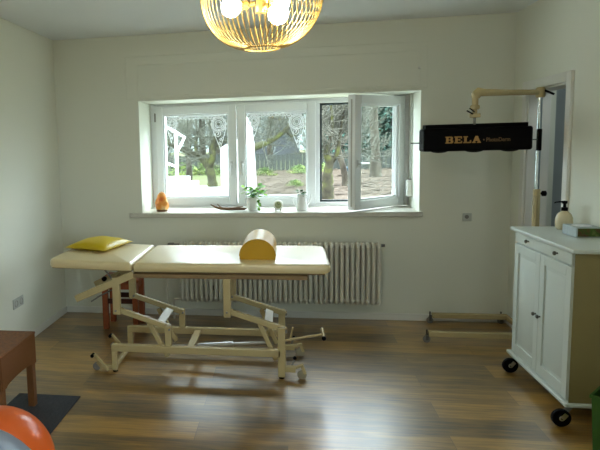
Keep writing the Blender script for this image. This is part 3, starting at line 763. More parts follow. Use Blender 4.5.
# wide slab letters B E L A drawn as outlines
def slab(letters, x, z, h_, wl, gap, m):
    q = MB(); t_ = .3 * wl; s_ = .2 * h_; y0_, y1_ = LY - .0016, LY + .001
    for ch in letters:
        B = lambda a, b, c, d: q.box(x + a * wl, x + b * wl, y0_, y1_, z + c * h_, z + d * h_)
        if ch == 'B':
            B(0, .12, 0, .16); B(0, .12, .84, 1); B(.1, .4, 0, 1)
            q.prism([(x + wl * a, z + h_ * b) for a, b in ((.4, 0), (.82, 0), (1, .12), (1, .4), (.85, .5), (.95, .6), (.95, .88), (.8, 1), (.4, 1), (.4, .84), (.62, .84), (.66, .8), (.66, .62), (.62, .58), (.4, .58), (.4, .44), (.62, .44), (.68, .4), (.68, .2), (.62, .16), (.4, .16))], y0_, y1_)
        if ch == 'E':
            B(0, .12, 0, .16); B(0, .12, .84, 1); B(.1, .42, 0, 1); B(.42, .95, 0, .17); B(.42, .95, .83, 1); B(.42, .7, .43, .58); B(.83, .98, .0, .34); B(.83, .95, .66, 1); B(.66, .74, .34, .66)
        if ch == 'L':
            B(0, .55, .84, 1); B(.1, .42, 0, 1); B(0, .95, 0, .17); B(.82, .98, 0, .42)
        if ch == 'A':
            q.prism([(x + wl * a, z + h_ * b) for a, b in ((.36, 1), (.66, 1), (.98, .14), (1.05, .14), (1.05, 0), (.58, 0), (.58, .14), (.68, .14), (.64, .28), (.36, .28), (.31, .14), (.4, .14), (.4, 0), (-.03, 0), (-.03, .14), (.06, .14))], y0_, y1_)
        x += wl + gap
    return q.build('lettering', m, lh, smooth=0)
slab('BELA', 1.064, 1.463, .046, .05, .007, M['gold'])
MB().lathe([(.005, 0), (.005, .002), (.001, .002)], (1.306, LY, 1.483), 10, 'Y').build('emblem_dot', M['dimgold'], lh)
text('PhotoDerm', 1.320, 1.47, .038, M['dimgold'], .82, .0006)

# ------------------------------------------------------------------ sill objects
SZ = WZ0
t = thing('salt_lamp', 'orange rough salt crystal lamp at the left end of the window sill', 'salt lamp', (-1.10, 4.92, SZ))
rr = random.Random(3)
prof = [(.001, 0), (.052, .004), (.060, .03), (.060, .06), (.053, .085), (.041, .11), (.034, .135), (.024, .155), (.001, .165)]
q = MB().lathe(prof[:], (-1.10, 4.92, SZ + .012), 14)
for v in q.v:
    d_ = v - Vector((-1.10, 4.92, v.z)); f_ = 1 + rr.uniform(-.17, .17); v.x = -1.10 + d_.x * f_; v.y = 4.92 + d_.y * f_; v.z = max(SZ + .012, v.z + rr.uniform(-.004, .004))
q.build('salt_crystal', M['salt'], t, smooth=25)
MB().lathe([(.001, 0), (.05, 0), (.05, .01), (.042, .013), (.001, .013)], (-1.10, 4.92, SZ + .0005), 24).build('wooden_base', M['stoolwood'], t)
q = MB()
q.tube([(-.66, 4.93, SZ + .055), (-.62, 4.925, SZ + .035), (-.57, 4.92, SZ + .02), (-.50, 4.915, SZ + .017), (-.43, 4.91, SZ + .018), (-.36, 4.905, SZ + .016), (-.34, 4.9, SZ + .022)], [.004, .008, .012, .014, .013, .010, .004], 10)
q.tube([(-.60, 4.93, SZ + .06), (-.575, 4.925, SZ + .035), (-.55, 4.92, SZ + .018)], [.003, .006, .010], 8)
q.tube([(-.47, 4.915, SZ + .02), (-.41, 4.93, SZ + .03), (-.37, 4.935, SZ + .036)], [.009, .007, .003], 8)
for v in q.v: v.z = max(v.z, SZ + .001)
tag(q.build('driftwood', M['drift'], smooth=50), 'brown piece of driftwood lying on the sill left of the leafy plant', 'driftwood')
def leafmb(q, c, L_, W_, yaw, pitch, roll=0):
    R3 = Matrix.Rotation(yaw, 3, 'Z') @ Matrix.Rotation(-pitch, 3, 'Y') @ Matrix.Rotation(roll, 3, 'X')
    pts = [(0, 0, 0), (.3, .42, .06), (.65, .4, .05), (1, 0, -.06), (.65, -.4, .05), (.3, -.42, .06), (.5, 0, 0)]
    o = Vector(c)
    q.add([o + R3 @ Vector((x * L_, y * W_, z * L_)) for x, y, z in pts], [(0, 1, 6), (1, 2, 6), (2, 3, 6), (3, 4, 6), (4, 5, 6), (5, 0, 6)])
# leafy plant in white pot
px, py = -.285, 4.93
t = thing('potted_plant', 'bright green trailing plant in a white jug on the window sill', 'potted plant', (px, py, SZ))
MB().lathe([(.001, 0), (.040, .001), (.043, .008), (.053, .10), (.055, .115), (.051, .116), (.048, .10), (.001, .1)], (px, py, SZ + .0005), 28).build('pot', M['porcelain'], t)
MB().tube([(px - .04, py, SZ + .03), (px - .07, py, SZ + .05), (px - .078, py, SZ + .08), (px - .065, py, SZ + .105), (px - .045, py, SZ + .105)], .005, 8).build('handle', M['porcelain'], t)
MB().lathe([(.001, .098), (.047, .1), (.001, .101)], (px, py, SZ), 20).build('soil', M['soil'], t)
q = MB(); sq_ = MB()
for i in range(34):
    a = rr.uniform(0, 2 * PI); hh = rr.uniform(.02, .10); rd = rr.uniform(.02, .09)
    tip = Vector((px + rd * math.cos(a) + .015, py + rd * math.sin(a) * .7, SZ + .11 + hh))
    sq_.tube([(px, py, SZ + .1), (px + rd * .4 * math.cos(a), py + rd * .4 * math.sin(a), SZ + .12 + hh * .6), tip], .0014, 5)
    leafmb(q, tip, rr.uniform(.045, .065), rr.uniform(.038, .052), a, rr.uniform(-.4, .7), rr.uniform(-.6, .6))
    leafmb(q, tip + Vector((0, 0, -.012)), .035, .03, a + rr.uniform(1, 2), rr.uniform(-.3, .8), rr.uniform(-.6, .6))
trail = [(px + .03, py - .02, SZ + .12), (px + .055, py - .045, SZ + .10), (px + .06, py - .055, SZ + .06), (px + .052, py - .06, SZ + .03)]
sq_.tube(trail, .0014, 5)
for (x, y, z) in trail[1:] + [(px + .057, py - .05, SZ + .08), (px + .045, py - .06, SZ + .045)]:
    leafmb(q, (x, y, z), .042, .036, rr.uniform(-1.8, .3), rr.uniform(-.8, .1), rr.uniform(-.5, .5))
sq_.build('stem', M['herb'], t); q.build('leaves', M['leaf'], t, smooth=60)
# small clock
kx_, ky_, kr_ = -.066, 4.91, .043
kz_ = SZ + kr_ + .006
t = thing('desk_clock', 'small round cream clock standing on the sill between the two plants', 'clock', (kx_, ky_, SZ))
q = MB().lathe([(.001, -.014), (kr_ - .004, -.014), (kr_, -.006), (kr_, .009), (kr_ - .004, .014), (kr_ - .013, .014), (kr_ - .014, .008), (.001, .008)], (kx_, ky_, kz_), 32, 'Y')
q.build('case', M['clockrim'], t)
MB().lathe([(kr_ - .0135, .008), (kr_ - .0135, .009), (.001, .009)], (kx_, ky_, kz_), 28, 'Y').build('dial', M['clockface'], t)
for ex_, ez_ in ((.016, .010), (-.006, .024)): MB().bar((kx_, ky_ - .0105, kz_), (kx_ + ex_, ky_ - .0105, kz_ + ez_), .001, .003).build('clock_hand', M['black'], t, smooth=0)
for fx_ in (-.022, .022): MB().box(kx_ + fx_ - .008, kx_ + fx_ + .008, ky_ - .008, ky_ + .008, SZ + .0005, SZ + .016).build('foot', M['clockrim'], t, bevel=.002)
# white jug with herb
px, py = .135, 4.91
t = thing('white_jug', 'white porcelain jug holding a small dark green herb on the sill', 'jug', (px, py, SZ))
MB().lathe([(.001, 0), (.046, .001), (.05, .012), (.047, .05), (.04, .09), (.034, .125), (.036, .135), (.032, .135), (.030, .12), (.001, .12)], (px, py, SZ + .0005), 28).build('jug_body', M['porcelain'], t)
MB().tube([(px + .043, py, SZ + .045), (px + .062, py, SZ + .075), (px + .07, py, SZ + .11), (px + .082, py, SZ + .137)], [.011, .009, .007, .006], 10).build('spout', M['porcelain'], t)
MB().tube([(px - .038, py, SZ + .11), (px - .066, py, SZ + .112), (px - .078, py, SZ + .085), (px - .068, py, SZ + .05), (px - .045, py, SZ + .035)], .0055, 8).build('handle', M['porcelain'], t)
q = MB()
for i in range(46):
    a = rr.uniform(0, 2 * PI); rd = rr.uniform(.0, .036)
    leafmb(q, (px + rd * math.cos(a), py + rd * math.sin(a), SZ + .128 + rr.uniform(0, .036)), rr.uniform(.020, .032), .018, a, rr.uniform(-.2, 1), rr.uniform(-.6, .6))
q.build('leaves', M['herb'], t)

# ------------------------------------------------------------------ pendant lamp
PX_, PY_, PZ_ = -.081, 2.1, 2.034
pl = thing('pendant_lamp', 'brass wire cage pendant lamp with lit globe bulbs hanging from the ceiling', 'ceiling lamp', (PX_, PY_, PZ_))
def cprof(s):  # 0 bottom ring .. 1 top ring
    a = -PI / 2 + .22 + (PI - .44) * s
    ca, sa = math.cos(a), math.sin(a)
    e = .80
    return .219 * abs(ca) ** e, (.200) * math.copysign(abs(sa) ** .95, sa)
NR = 60
base = None
for i in range(NR):
    if base is None:
        q = MB(); pts = []
        for j in range(17):
            r_, z_ = cprof(j / 16); tw = .35 * (j / 16 - .5)
            pts.append((r_ * math.cos(tw), r_ * math.sin(tw), z_))
        q.tube(pts, .0016, 6)
        q.v = [v + pl.location for v in q.v]
        base = q.build('cage_wire', M['brass'], pl)
    else:
        o = base.copy(); COL.objects.link(o); o.parent = pl; o.rotation_euler = (0, 0, 2 * PI * i / NR)
for nm, s in (('bottom_ring', 0), ('top_ring', 1)):
    r_, z_ = cprof(s)
    MB().tube([(PX_ + r_ * math.cos(2 * PI * i / 40), PY_ + r_ * math.sin(2 * PI * i / 40), PZ_ + z_) for i in range(40)], .0028, 8, closed=True).build(nm, M['brass'], pl)
r1, z1 = cprof(1)
q = MB().cyl((PX_, PY_, PZ_ - .03), (PX_, PY_, H - .02), .007, 12)
for k in range(3):
    a = 2 * PI * k / 3; q.cyl((PX_, PY_, PZ_ + z1), (PX_ + r1 * math.cos(a), PY_ + r1 * math.sin(a), PZ_ + z1), .003, 6)
q.build('stem', M['brass'], pl)
MB().lathe([(.001, H - .04), (.05, H - .038), (.055, H - .03), (.055, H), (.001, H)], (PX_, PY_, 0), 32).build('ceiling_canopy', M['canopy'], pl)
hub = MB().lathe([(.001, -.05), (.02, -.05), (.024, -.04), (.024, -.01), (.016, 0), (.001, 0)], (PX_, PY_, PZ_ - .02), 20).build('lamp_hub', M['brass'], pl)
bl_ = []
for dx, dy, dz_ in ((-.106, -.03, -.05), (.060, -.045, -.088), (.066, .05, -.024)):
    d_ = Vector((dx, dy, dz_ + .035)); c0 = Vector((PX_, PY_, PZ_ - .035)); c1 = Vector((PX_ + dx, PY_ + dy, PZ_ + dz_))
    dn = (c1 - c0).normalized()
    ar = MB().cyl(c0, c1 - dn * .04, .010, 12).cyl(c1 - dn * .06, c1 - dn * .034, .016, 16).build('lamp_arm', M['brass'], pl)
    b_ = MB().sphere(c1, .035, 24, 14).build('globe_bulb', M['bulb'], pl); bl_.append(c1)

# ------------------------------------------------------------------ outdoors
gy = lambda y: .35 + max(0, min(1, (y - 6) / 9)) * .27 + max(0, y - 15) * .012
q = MB(); nx_, ny_ = 30, 40; vs = []
for j in range(ny_ + 1):
    for i in range(nx_ + 1):
        x = -40 + 80 * i / nx_; y = EXT + (60 - EXT) * (j / ny_) ** 1.6
        vs.append((x, y, gy(y) + .03 * math.sin(x * 1.3 + y) if y > 7 else gy(y)))
q.add(vs, [(j * (nx_ + 1) + i, j * (nx_ + 1) + i + 1, (j + 1) * (nx_ + 1) + i + 1, (j + 1) * (nx_ + 1) + i) for j in range(ny_) for i in range(nx_)])
S('ground_1', q, M['lawn'])
S('ground_2', MB().box(XR + .5, 40, -40, EXT, -.2, -.05).box(-40, XL - .35, -40, EXT, -.2, -.05), M['lawn'], smooth=0)
q = MB(); vs = []
for j in range(21):
    y = 8.6 + 8.3 * j / 20
    for i in range(21):
        x = -.055 * y + .05 * math.sin(y * 3) + (.42 * y) * i / 20; vs.append((x, y, gy(y) + .034 + .01 * math.sin(x * 5 + y * 3)))
q.add(vs, [(j * 21 + i, j * 21 + i + 1, (j + 1) * 21 + i + 1, (j + 1) * 21 + i) for j in range(20) for i in range(20)])
S('ground_3', q, M['litter'])
q = MB(); vs = []; hr = random.Random(9)
for j in range(25):
    y = 42 + 20 * j / 24
    for i in range(81):
        x = -36 + 72 * i / 80; h_ = gy(y) - .3 + 8.5 * math.sin(min(1, j / 16) * PI / 2) * (1 + .12 * math.sin(x * .17 + 1))
        vs.append((x + hr.uniform(-.3, .3), y + hr.uniform(-.5, .5), h_ + hr.uniform(-.45, .45) * (j > 0)))
q.add(vs, [(j * 81 + i, j * 81 + i + 1, (j + 1) * 81 + i + 1, (j + 1) * 81 + i) for j in range(24) for i in range(80)])
S('ground_4', q, M['hill'], smooth=0)
# leaf litter bed
q = MB(); k = 0
lr = random.Random(5)
for i in range(5200):
    y = lr.uniform(10.5, 17); x = lr.uniform(-.03 * y - .3, .36 * y)
    s = lr.uniform(.03, .07); a = lr.uniform(0, 6.28); z = gy(y) + .05 + lr.uniform(0, .012)
    q.add([(x + s * math.cos(a + t), y + s * math.sin(a + t), z + s * lr.uniform(-.12, .12)) for t in (0, 2.1, 4.2)], [(0, 1, 2)])
tag(q.build('leaf_litter', M['litter'], smooth=0), 'brown fallen leaves covering the garden ground under the trees', 'leaf litter', kind='stuff')
# white parapet, pier and steps beside the window
q = MB().box(-2.6, -.40, 5.75, 7.0, .3, .965); S('trim_5', q, M['render'], smooth=0)
S('wall_outside', MB().box(-2.6, -1.335, 5.42, 6.33, .3, 2.6), M['render'], smooth=0)
tag(MB().prism([(-.74, .965), (-.74, 1.46), (-.52, 1.56), (-.435, 1.80), (-.40, 1.74), (-.365, 1.50), (-.345, .965)], 6.5, 6.75).build('garden_pier', M['render'], smooth=0), 'white rendered garden pier with sloping top seen through the left panes', 'garden pier')
t = thing('garden_steps', 'white outdoor steps with a white tube handrail outside the left pane', 'steps', (-1.5, 7.4, .9))
q = MB()
for i in range(3): q.box(-2.3, -1.10 - .12 * i, 7.15 + .25 * i, 7.9, .85 + .07 * i, .92 + .07 * i)
q.build('step', M['render'], t, smooth=0)
yy = 7.3
hz_ = lambda px_, py_: ((px_ - 190.7) / 562.4 * yy * 1.0 - 0, 0)
q = MB()
q.tube([(-1.70, yy, 1.86), (-1.46, yy, 1.70), (-1.30, yy, 1.60), (-1.40, yy, 1.42)], .018, 8).tube([(-1.415, yy, .95), (-1.415, yy, 1.68)], .02, 8)
q.tube([(-1.70, yy, 1.33), (-1.42, yy, 1.22)], .015, 8).tube([(-1.66, yy, .95), (-1.66, yy, 1.83)], .016, 8)
q.build('handrail', M['render'], t)

def branch(q, p, d, L_, r, depth, rg, up=.15, spread=.65, kids=(2, 4), nseg=3, minr=.004):
    pts = [p]; rs = [r]; dd = d.normalized()
    for i in range(nseg):
        dd = (dd + Vector((rg.uniform(-1, 1), rg.uniform(-1, 1), rg.uniform(-1, 1))) * .22 + Vector((0, 0, up * .4))).normalized()
        pts.append(pts[-1] + dd * L_ / nseg); rs.append(max(minr, r * (1 - .45 * (i + 1) / nseg)))
    q.tube(pts, rs, 3 if r < .02 else 6 if r < .06 else 10, cap=False)
    if depth == 0: return
    for k in range(rg.randint(*kids)):
        t = rg.uniform(.35, 1); i = min(nseg - 1, int(t * nseg)); b = pts[i].lerp(pts[i + 1], t * nseg - i)
        a, c = frame_of(dd); ph = rg.uniform(0, 2 * PI)
        nd = dd * (1 - spread * .4) + (a * math.cos(ph) + c * math.sin(ph)) * spread + Vector((0, 0, up))
        branch(q, b, nd, L_ * rg.uniform(.55, .78), rs[i] * .62, depth - 1, rg, up, spread, kids, nseg, minr)
    branch(q, pts[-1], dd, L_ * .7, rs[-1], depth - 1, rg, up, spread, kids, nseg, minr)

def limbs(q, paths, rg, depth=3, twl=.5, mat_=None, tw=None, up=.15, dens=3):
    for pts, rs in paths:
        # smooth the path
        P = [Vector(p) for p in pts]; fine = []; fr_ = []
        for i in range(len(P) - 1):
            a = P[max(i - 1, 0)]; b = P[i]; c = P[i + 1]; d = P[min(i + 2, len(P) - 1)]
            for k in range(5):
                t = k / 5; fine.append(.5 * ((2 * b) + (c - a) * t + (2 * a - 5 * b + 4 * c - d) * t * t + (3 * b - a - 3 * c + d) * t ** 3)); fr_.append(rs[i] + (rs[i + 1] - rs[i]) * t)
        fine.append(P[-1]); fr_.append(rs[-1])
        fr_ = [r * rg.uniform(.9, 1.12) for r in fr_]
        q.tube(fine, fr_, 12)
        for i in range(3, len(fine)):
            for k in range(dens):
                if fr_[i] < .06 and rg.random() < .42:
                    d = Vector((rg.uniform(-1, 1), rg.uniform(-1, 1), rg.uniform(-.3, 1)))
                    branch(tw, fine[i], d, twl * rg.uniform(.5, 1.1), min(.014, fr_[i] * .5), depth, rg, up)
# main gnarled tree seen in the left pane (about ten metres away)
rg = random.Random(11)
Y = 10.0
def tree(name, label, Y, paths, m, seed, depth=3, twl=.5, up=.15, dens=3, twm=None, group=None):
    rg = random.Random(seed); q = MB(); tw = MB()
    pp = [([Vector((x, Y + dy, z)) for x, dy, z in pts], rs) for pts, rs in paths]
    v0 = pp[0][0][0]; pp[0][0].insert(0, Vector((v0.x, v0.y, gy(v0.y) - .05))); pp[0] = (pp[0][0], [pp[0][1][0] * 1.15] + pp[0][1])
    b0 = pp[0][0][0]
    t = thing(name, label, 'tree', tuple(b0), group)
    pp = [(a_, [r_ * .74 for r_ in b_]) for a_, b_ in pp]
    limbs(q, pp, rg, depth, twl, m, tw, up, dens)
    q.build('trunk', m, t, smooth=60); tw.build('twigs', twm or M['twig'], t, smooth=0)
    return t
tree('gnarled_tree', 'gnarled mossy apple tree outside the left window pane', 10, [
    ([(-1.30, 0, .6), (-1.30, 0, .85), (-1.36, 0, 1.10), (-1.50, .05, 1.27), (-1.75, .1, 1.38), (-2.05, .1, 1.52), (-2.5, .1, 1.75)], [.13, .115, .10, .085, .07, .055, .03]),
    ([(-1.36, 0, 1.05), (-1.28, -.05, 1.27), (-1.26, -.05, 1.5), (-1.16, -.1, 1.75), (-1.2, -.1, 2.2)], [.09, .075, .06, .045, .02]),
    ([(-1.55, 0, 1.3), (-1.6, .1, 1.55), (-1.5, .1, 1.9), (-1.6, .1, 2.4)], [.05, .04, .03, .015]),
    ([(-1.26, 0, 1.4), (-1.0, .1, 1.6), (-.7, .1, 1.72), (-.4, .1, 2.0)], [.05, .04, .03, .015])], M['moss'], 11, 2, .55)
tree('slender_tree', 'slender grey tree left of the gnarled tree behind the steps', 11.5, [
    ([(-1.98, 0, .7), (-1.97, 0, 1.1), (-2.02, 0, 1.5), (-1.9, 0, 2.1), (-2.0, 0, 3)], [.10, .08, .05, .035, .02])], M['bark'], 12, 3, .6)
tree('leaning_tree', 'mossy leaning tree branch outside the middle window pane', 9, [
    ([(-.68, 0, .6), (-.66, 0, 1.1), (-.52, 0, 1.40), (-.30, 0, 1.50), (-.12, 0, 1.60), (.05, 0, 1.74), (.13, 0, 1.9), (.2, 0, 2.3)], [.11, .10, .08, .062, .055, .045, .03, .015]),
    ([(.0, 0, 1.70), (.10, .1, 1.60), (.2, .1, 1.68), (.35, .1, 1.9)], [.03, .025, .02, .01])], M['moss'], 14, 2, .45)
tree('stump_tree', 'mossy short tree at the left of the open window view', 10, [
    ([(.72, 0, .75), (.72, 0, .95), (.75, 0, 1.15), (.70, 0, 1.35), (.80, 0, 1.7), (.75, 0, 2.4)], [.13, .11, .10, .07, .04, .02]),
    ([(.75, 0, 1.1), (.88, 0, 1.3), (.92, 0, 1.6), (1.02, 0, 2.2)], [.07, .05, .035, .015])], M['moss'], 15, 3, .5, .3, 3)
tree('pale_tree', 'pale grey leaning tree just right of the mossy short tree', 12, [
    ([(1.22, 0, .75), (1.16, 0, 1.0), (1.08, 0, 1.3), (1.02, 0, 1.6), (1.1, 0, 2.2), (1.0, 0, 3)], [.10, .085, .08, .055, .035, .02]),
    ([(1.05, 0, 1.3), (1.25, 0, 1.6), (1.35, 0, 2.1), (1.5, 0, 3)], [.05, .04, .03, .015])], M['bark'], 16, 3, .5, .35, 3)
tree('tall_trunk_tree', 'thick grey tree trunk seen through the open casement pane', 14, [
    ([(2.12, 0, .9), (2.10, 0, 1.5), (2.06, 0, 2.1), (2.08, 0, 3), (2.0, 0, 4.5)], [.17, .14, .13, .11, .07]),
    ([(2.08, 0, 2.2), (2.4, 0, 2.8), (2.7, 0, 3.6)], [.06, .045, .02])], M['bark'], 17, 3, .7, .2, 2)
# background bare trees: a few kinds, copied
kinds = []
for k in range(3):
    rg = random.Random(40 + k); q = MB(); tw = MB()
    lv = [Vector((0, 0, 0)), Vector((.05, 0, 1.2)), Vector((-.03, .05, 2.4)), Vector((.05, 0, 3.8)), Vector((0, 0, 5.2))]
    for i in range(4): q.tube([lv[i], lv[i].lerp(lv[i + 1], .5), lv[i + 1]], [.13 - .025 * i, .12 - .025 * i, .105 - .025 * i], 8)
    for i in range(24):
        z = rg.uniform(.3, 5); a = rg.uniform(0, 2 * PI); s = min(3, int(z / 1.25))
        branch(tw, Vector((0, 0, z)), Vector((math.cos(a), math.sin(a), .55)), rg.uniform(.6, 1.3), .026, 3, rg, .22, .6, (2, 3), 3, .005)
    kinds.append((q, tw))
roots = []
spots = [(-5.6, 19), (-3.9, 17.8), (-2.2, 19), (-1.9, 24), (-3.1, 21.3), (-4.6, 22), (-2.7, 26), (-3.7, 28.5), (-.5, 19.6), (1.5, 18.2), (2.9, 20), (4.3, 18), (5.8, 21), (-7.6, 23), (-4.6, 27), (3.4, 27), (1.6, 25)]
gen = None
for i, (x, y) in enumerate(spots):
    k = i % 3; z = gy(y) - .02; s = 1 + .12 * ((i * 7) % 5 - 2)
    if i < 3:
        t = thing('bare_tree', 'bare grey twiggy tree at the back of the garden', 'tree', (0, 0, 0), 'bare trees at the back of the garden')
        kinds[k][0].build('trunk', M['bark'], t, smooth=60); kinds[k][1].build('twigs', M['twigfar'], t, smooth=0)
        roots.append(t)
    else:
        t = roots[k].copy(); COL.objects.link(t)
        for ch in roots[k].children:
            c = ch.copy(); COL.objects.link(c); c.parent = t
    t.location = (x, y, z); t.rotation_euler = (0, 0, i * 1.1); t.scale = (s, s, s)
    t['_w'] = (0, 0, 0)
# evergreens
def conifer_mb(rg, h_, r_, n=2600):
    q = MB()
    for i in range(n):
        u = rg.random() ** .8; z = .25 + (h_ - .25) * u; rad = r_ * (1 - u) ** .8 * rg.uniform(.35, 1.05) + .03; a = rg.uniform(0, 2 * PI)
        c = Vector((rad * math.cos(a), rad * math.sin(a), z)); L_ = rg.uniform(.12, .30); o = Vector((math.cos(a), math.sin(a), rg.uniform(-.5, .15))) * L_
        sd = Vector((-math.sin(a), math.cos(a), rg.uniform(-.4, .4))) * L_ * .28
        q.add([c - o * .3, c + sd, c + o, c - sd], [(0, 1, 2, 3)])
    return q
rg = random.Random(77)
ce = []
for i, (x, y, s) in enumerate([(1.7, 18.0, .62), (2.45, 18.6, .75), (3.2, 18.0, .7), (2.2, 22.5, 1.1), (3.9, 20.5, .8), (4.4, 24, 1.2), (-5.8, 24, .8)]):
    if i == 0:
        t = thing('evergreen_tree', 'dark green evergreen tree at the right back of the garden', 'evergreen', (0, 0, 0), 'evergreen trees at the back of the garden')
        conifer_mb(rg, 3.6, 1.3).build('foliage', M['conifer'], t, smooth=0); MB().cyl((0, 0, 0), (0, 0, 3.4), .09, 8, .02).build('trunk', M['bark'], t)
        ce.append(t)
    else:
        t = ce[0].copy(); COL.objects.link(t)
        for ch in ce[0].children:
            c = ch.copy(); COL.objects.link(c); c.parent = t
    t.location = (x, y, gy(y) - .02); t.rotation_euler = (0, 0, i * .9); t.scale = (s, s, s); t['_w'] = (0, 0, 0)
    if i == 6: t['label'] = 'dark green evergreen tree at the far left back of the garden'; del t['group']
# shrubs
def shrub_mb(rg, n=900):
    q = MB()
    for i in range(n):
        a = rg.uniform(0, 2 * PI); el = rg.uniform(0, PI / 2); r = rg.uniform(.5, 1)
        c = Vector((r * math.cos(a) * math.cos(el) * .8, r * math.sin(a) * math.cos(el) * .8, r * math.sin(el) * .8 + .02)); s = rg.uniform(.03, .075)
        v1 = Vector((rg.uniform(-1, 1), rg.uniform(-1, 1), rg.uniform(-1, 1))).normalized() * s; v2 = v1.cross(Vector((rg.uniform(-1, 1), .3, 1))).normalized() * s * .6
        q.add([c - v1, c + v2, c + v1, c - v2], [(0, 1, 2, 3)])
    return q
sh0 = None
for i, (x, y, s, lab) in enumerate([(-.52, 15.0, .42, 'pale green shrub behind the leafy plant outside the middle pane'), (.20, 12.2, .30, 'low yellow green shrub on the ground outside the middle pane'),
                                    (-3.6, 15.5, .7, 'a'), (-2.9, 16, .6, 'a'), (-2.3, 16.4, .6, 'a'), (.35, 15.5, .45, 'a'), (.9, 16, .5, 'a'), (3.4, 14.5, .5, 'a'), (-1.7, 16.2, .5, 'a')]):
    if sh0 is None:
        t = thing('garden_shrub', lab, 'shrub', (0, 0, 0)); shrub_mb(rg).build('foliage', M['shrub'], t, smooth=0)
        MB().tube([(0, 0, 0), (.05, 0, .3), (0, .05, .6)], .03, 6).build('stem', M['bark'], t); sh0 = t
    else:
        t = sh0.copy(); COL.objects.link(t)
        for ch in sh0.children:
            c = ch.copy(); COL.objects.link(c); c.parent = t
    if lab == 'a': t['label'] = 'grey green shrub along the back fence of the garden'; t['group'] = 'shrubs along the back fence'
    else: t['label'] = lab
    t.location = (x, y, gy(y) - .02); t.scale = (s, s, s * .8); t['_w'] = (0, 0, 0); t.rotation_euler = (0, 0, i * 1.7)
# fence
fe = thing('garden_fence', 'low grey green board fence across the back of the garden', 'fence', (0, 17.0, gy(17)))
q = MB()
x = -7.5
while x < 7.5:
    q.box(x, x + .11, 17.0, 17.02, gy(17), gy(17) + .52 + .03 * math.sin(x * 5)); x += .125
q.build('boards', M['fence'], fe, smooth=0)
for i in range(8): MB().box(-7 + 2 * i, -6.92 + 2 * i, 17.03, 17.11, gy(17) - .05, gy(17) + .62).build('fence_post', M['fence'], fe)
# far house behind the middle pane
hs = thing('neighbour_house', 'blue grey neighbouring house with slate roof far behind the middle pane', 'house', (-.5, 26, gy(26)))
g0 = gy(26)
MB().box(-3.2, .6, 25, 30, g0, 2.8).build('house_wall', M['farwall'], hs, smooth=0)
MB().prism([(-3.5, 2.87), (-3.5, 2.75), (.85, 2.75), (.85, 2.87), (.4, 4.4), (-3.0, 4.4)], 24.8, 30.2).build('roof', M['farroof'], hs, smooth=0)
MB().box(-3.5, .9, 24.7, 24.8, 2.74, 2.90).build('gutter', M['render'], hs, smooth=0)
for x in (-2.4, -1.1, -.2): MB().box(x, x + .5, 24.97, 25.0, 1.7, 2.4).build('house_window', M['farwin'], hs, smooth=0)
# teal bin in the garden
bx_, by_ = 1.57, 14.4; g1 = gy(by_) + .03
t = thing('garden_bin', 'teal plastic garden bin under the pale leaning tree', 'bin', (bx_, by_, g1))
MB().add([(bx_ + a * .12, by_ + b * .12, g1) for a, b in ((-1, -1), (1, -1), (1, 1), (-1, 1))] + [(bx_ + a * .165, by_ + b * .165, g1 + .2) for a, b in ((-1, -1), (1, -1), (1, 1), (-1, 1))],
         [(0, 1, 2, 3), (0, 1, 5, 4), (1, 2, 6, 5), (2, 3, 7, 6), (3, 0, 4, 7), (4, 5, 6, 7)]).build('bin_body', M['bluebin'], t, smooth=0, bevel=.01)
MB().box(bx_ - .17, bx_ + .17, by_ - .17, by_ + .17, g1 + .2, g1 + .225).build('bin_lid', M['bluebin'], t, bevel=.006)

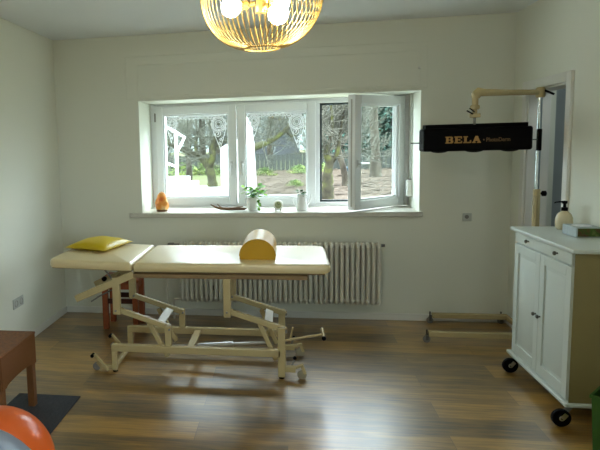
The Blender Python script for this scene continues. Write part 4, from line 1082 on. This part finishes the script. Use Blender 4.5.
# ------------------------------------------------------------------ light
world = bpy.data.worlds.new('overcast sky'); scene.world = world; world.use_nodes = True
nt = world.node_tree; bg = nt.nodes['Background']
tc = nt.nodes.new('ShaderNodeTexCoord'); sp = nt.nodes.new('ShaderNodeSeparateXYZ'); cr = nt.nodes.new('ShaderNodeValToRGB')
nt.links.new(tc.outputs['Generated'], sp.inputs[0]); nt.links.new(sp.outputs['Z'], cr.inputs['Fac'])
cr.color_ramp.elements[0].position = 0; cr.color_ramp.elements[0].color = (.74, .87, .98, 1)
cr.color_ramp.elements[1].position = .8; cr.color_ramp.elements[1].color = (.84, .95, 1.0, 1)
nt.links.new(cr.outputs['Color'], bg.inputs['Color'])
bg.inputs['Strength'].default_value = 15.5

def portal(loc, rot, sx, sy):
    l = bpy.data.lights.new('sky_portal', 'AREA'); l.shape = 'RECTANGLE'; l.size = sx; l.size_y = sy; l.cycles.is_portal = True
    o = bpy.data.objects.new('sky_portal', l); COL.objects.link(o); o.location = loc; o.rotation_euler = rot
portal(((WX0 + WX1) / 2, EXT + .02, (WZ0 + WZ1) / 2), (-PI / 2, 0, 0), WX1 - WX0, WZ1 - WZ0)
portal((XR + .15, (RW0 + RW1) / 2, (RZ0 + RZ1) / 2), (0, PI / 2, 0), RZ1 - RZ0, RW1 - RW0)

def point(name, loc, e, col, r):
    l = bpy.data.lights.new(name, 'POINT'); l.energy = e; l.color = col; l.shadow_soft_size = r
    o = bpy.data.objects.new(name, l); COL.objects.link(o); o.location = loc; return o
point('hall_fill', (hx + .35, 3.7, 2.1), 5, (.9, 1, .97), .1)  # unseen lamp added to brighten the hall walls evenly

# ------------------------------------------------------------------ camera
cam = bpy.data.cameras.new('camera'); co = bpy.data.objects.new('camera', cam); COL.objects.link(co)
F, yaw, pitch, roll = 562.437, -0.168616, 0.10707, -0.0264147
cy, sy, cp, sp_ = math.cos(yaw), math.sin(yaw), math.cos(pitch), math.sin(pitch)
fwd = Vector((sy * cp, cy * cp, -sp_)); rt = Vector((cy, -sy, 0)); up = rt.cross(fwd)
r2 = math.cos(roll) * rt + math.sin(roll) * up; u2 = -math.sin(roll) * rt + math.cos(roll) * up
Rm = Matrix((r2, u2, -fwd)).transposed()
co.matrix_world = Matrix.Translation((0, 0, 1.4986)) @ Rm.to_4x4()
cam.sensor_fit = 'HORIZONTAL'; cam.sensor_width = 36; cam.lens = 36 * F / 600
cam.shift_x = (300 - 190.71) / 600; cam.shift_y = (205.51 - 225) / 600
cam.clip_start = .05; cam.clip_end = 200
scene.camera = co
scene.view_settings.view_transform = 'Standard'; scene.view_settings.look = 'None'
scene.view_settings.exposure = .12; scene.view_settings.gamma = 1
for o in scene.objects:
    if '_w' in o: del o['_w']
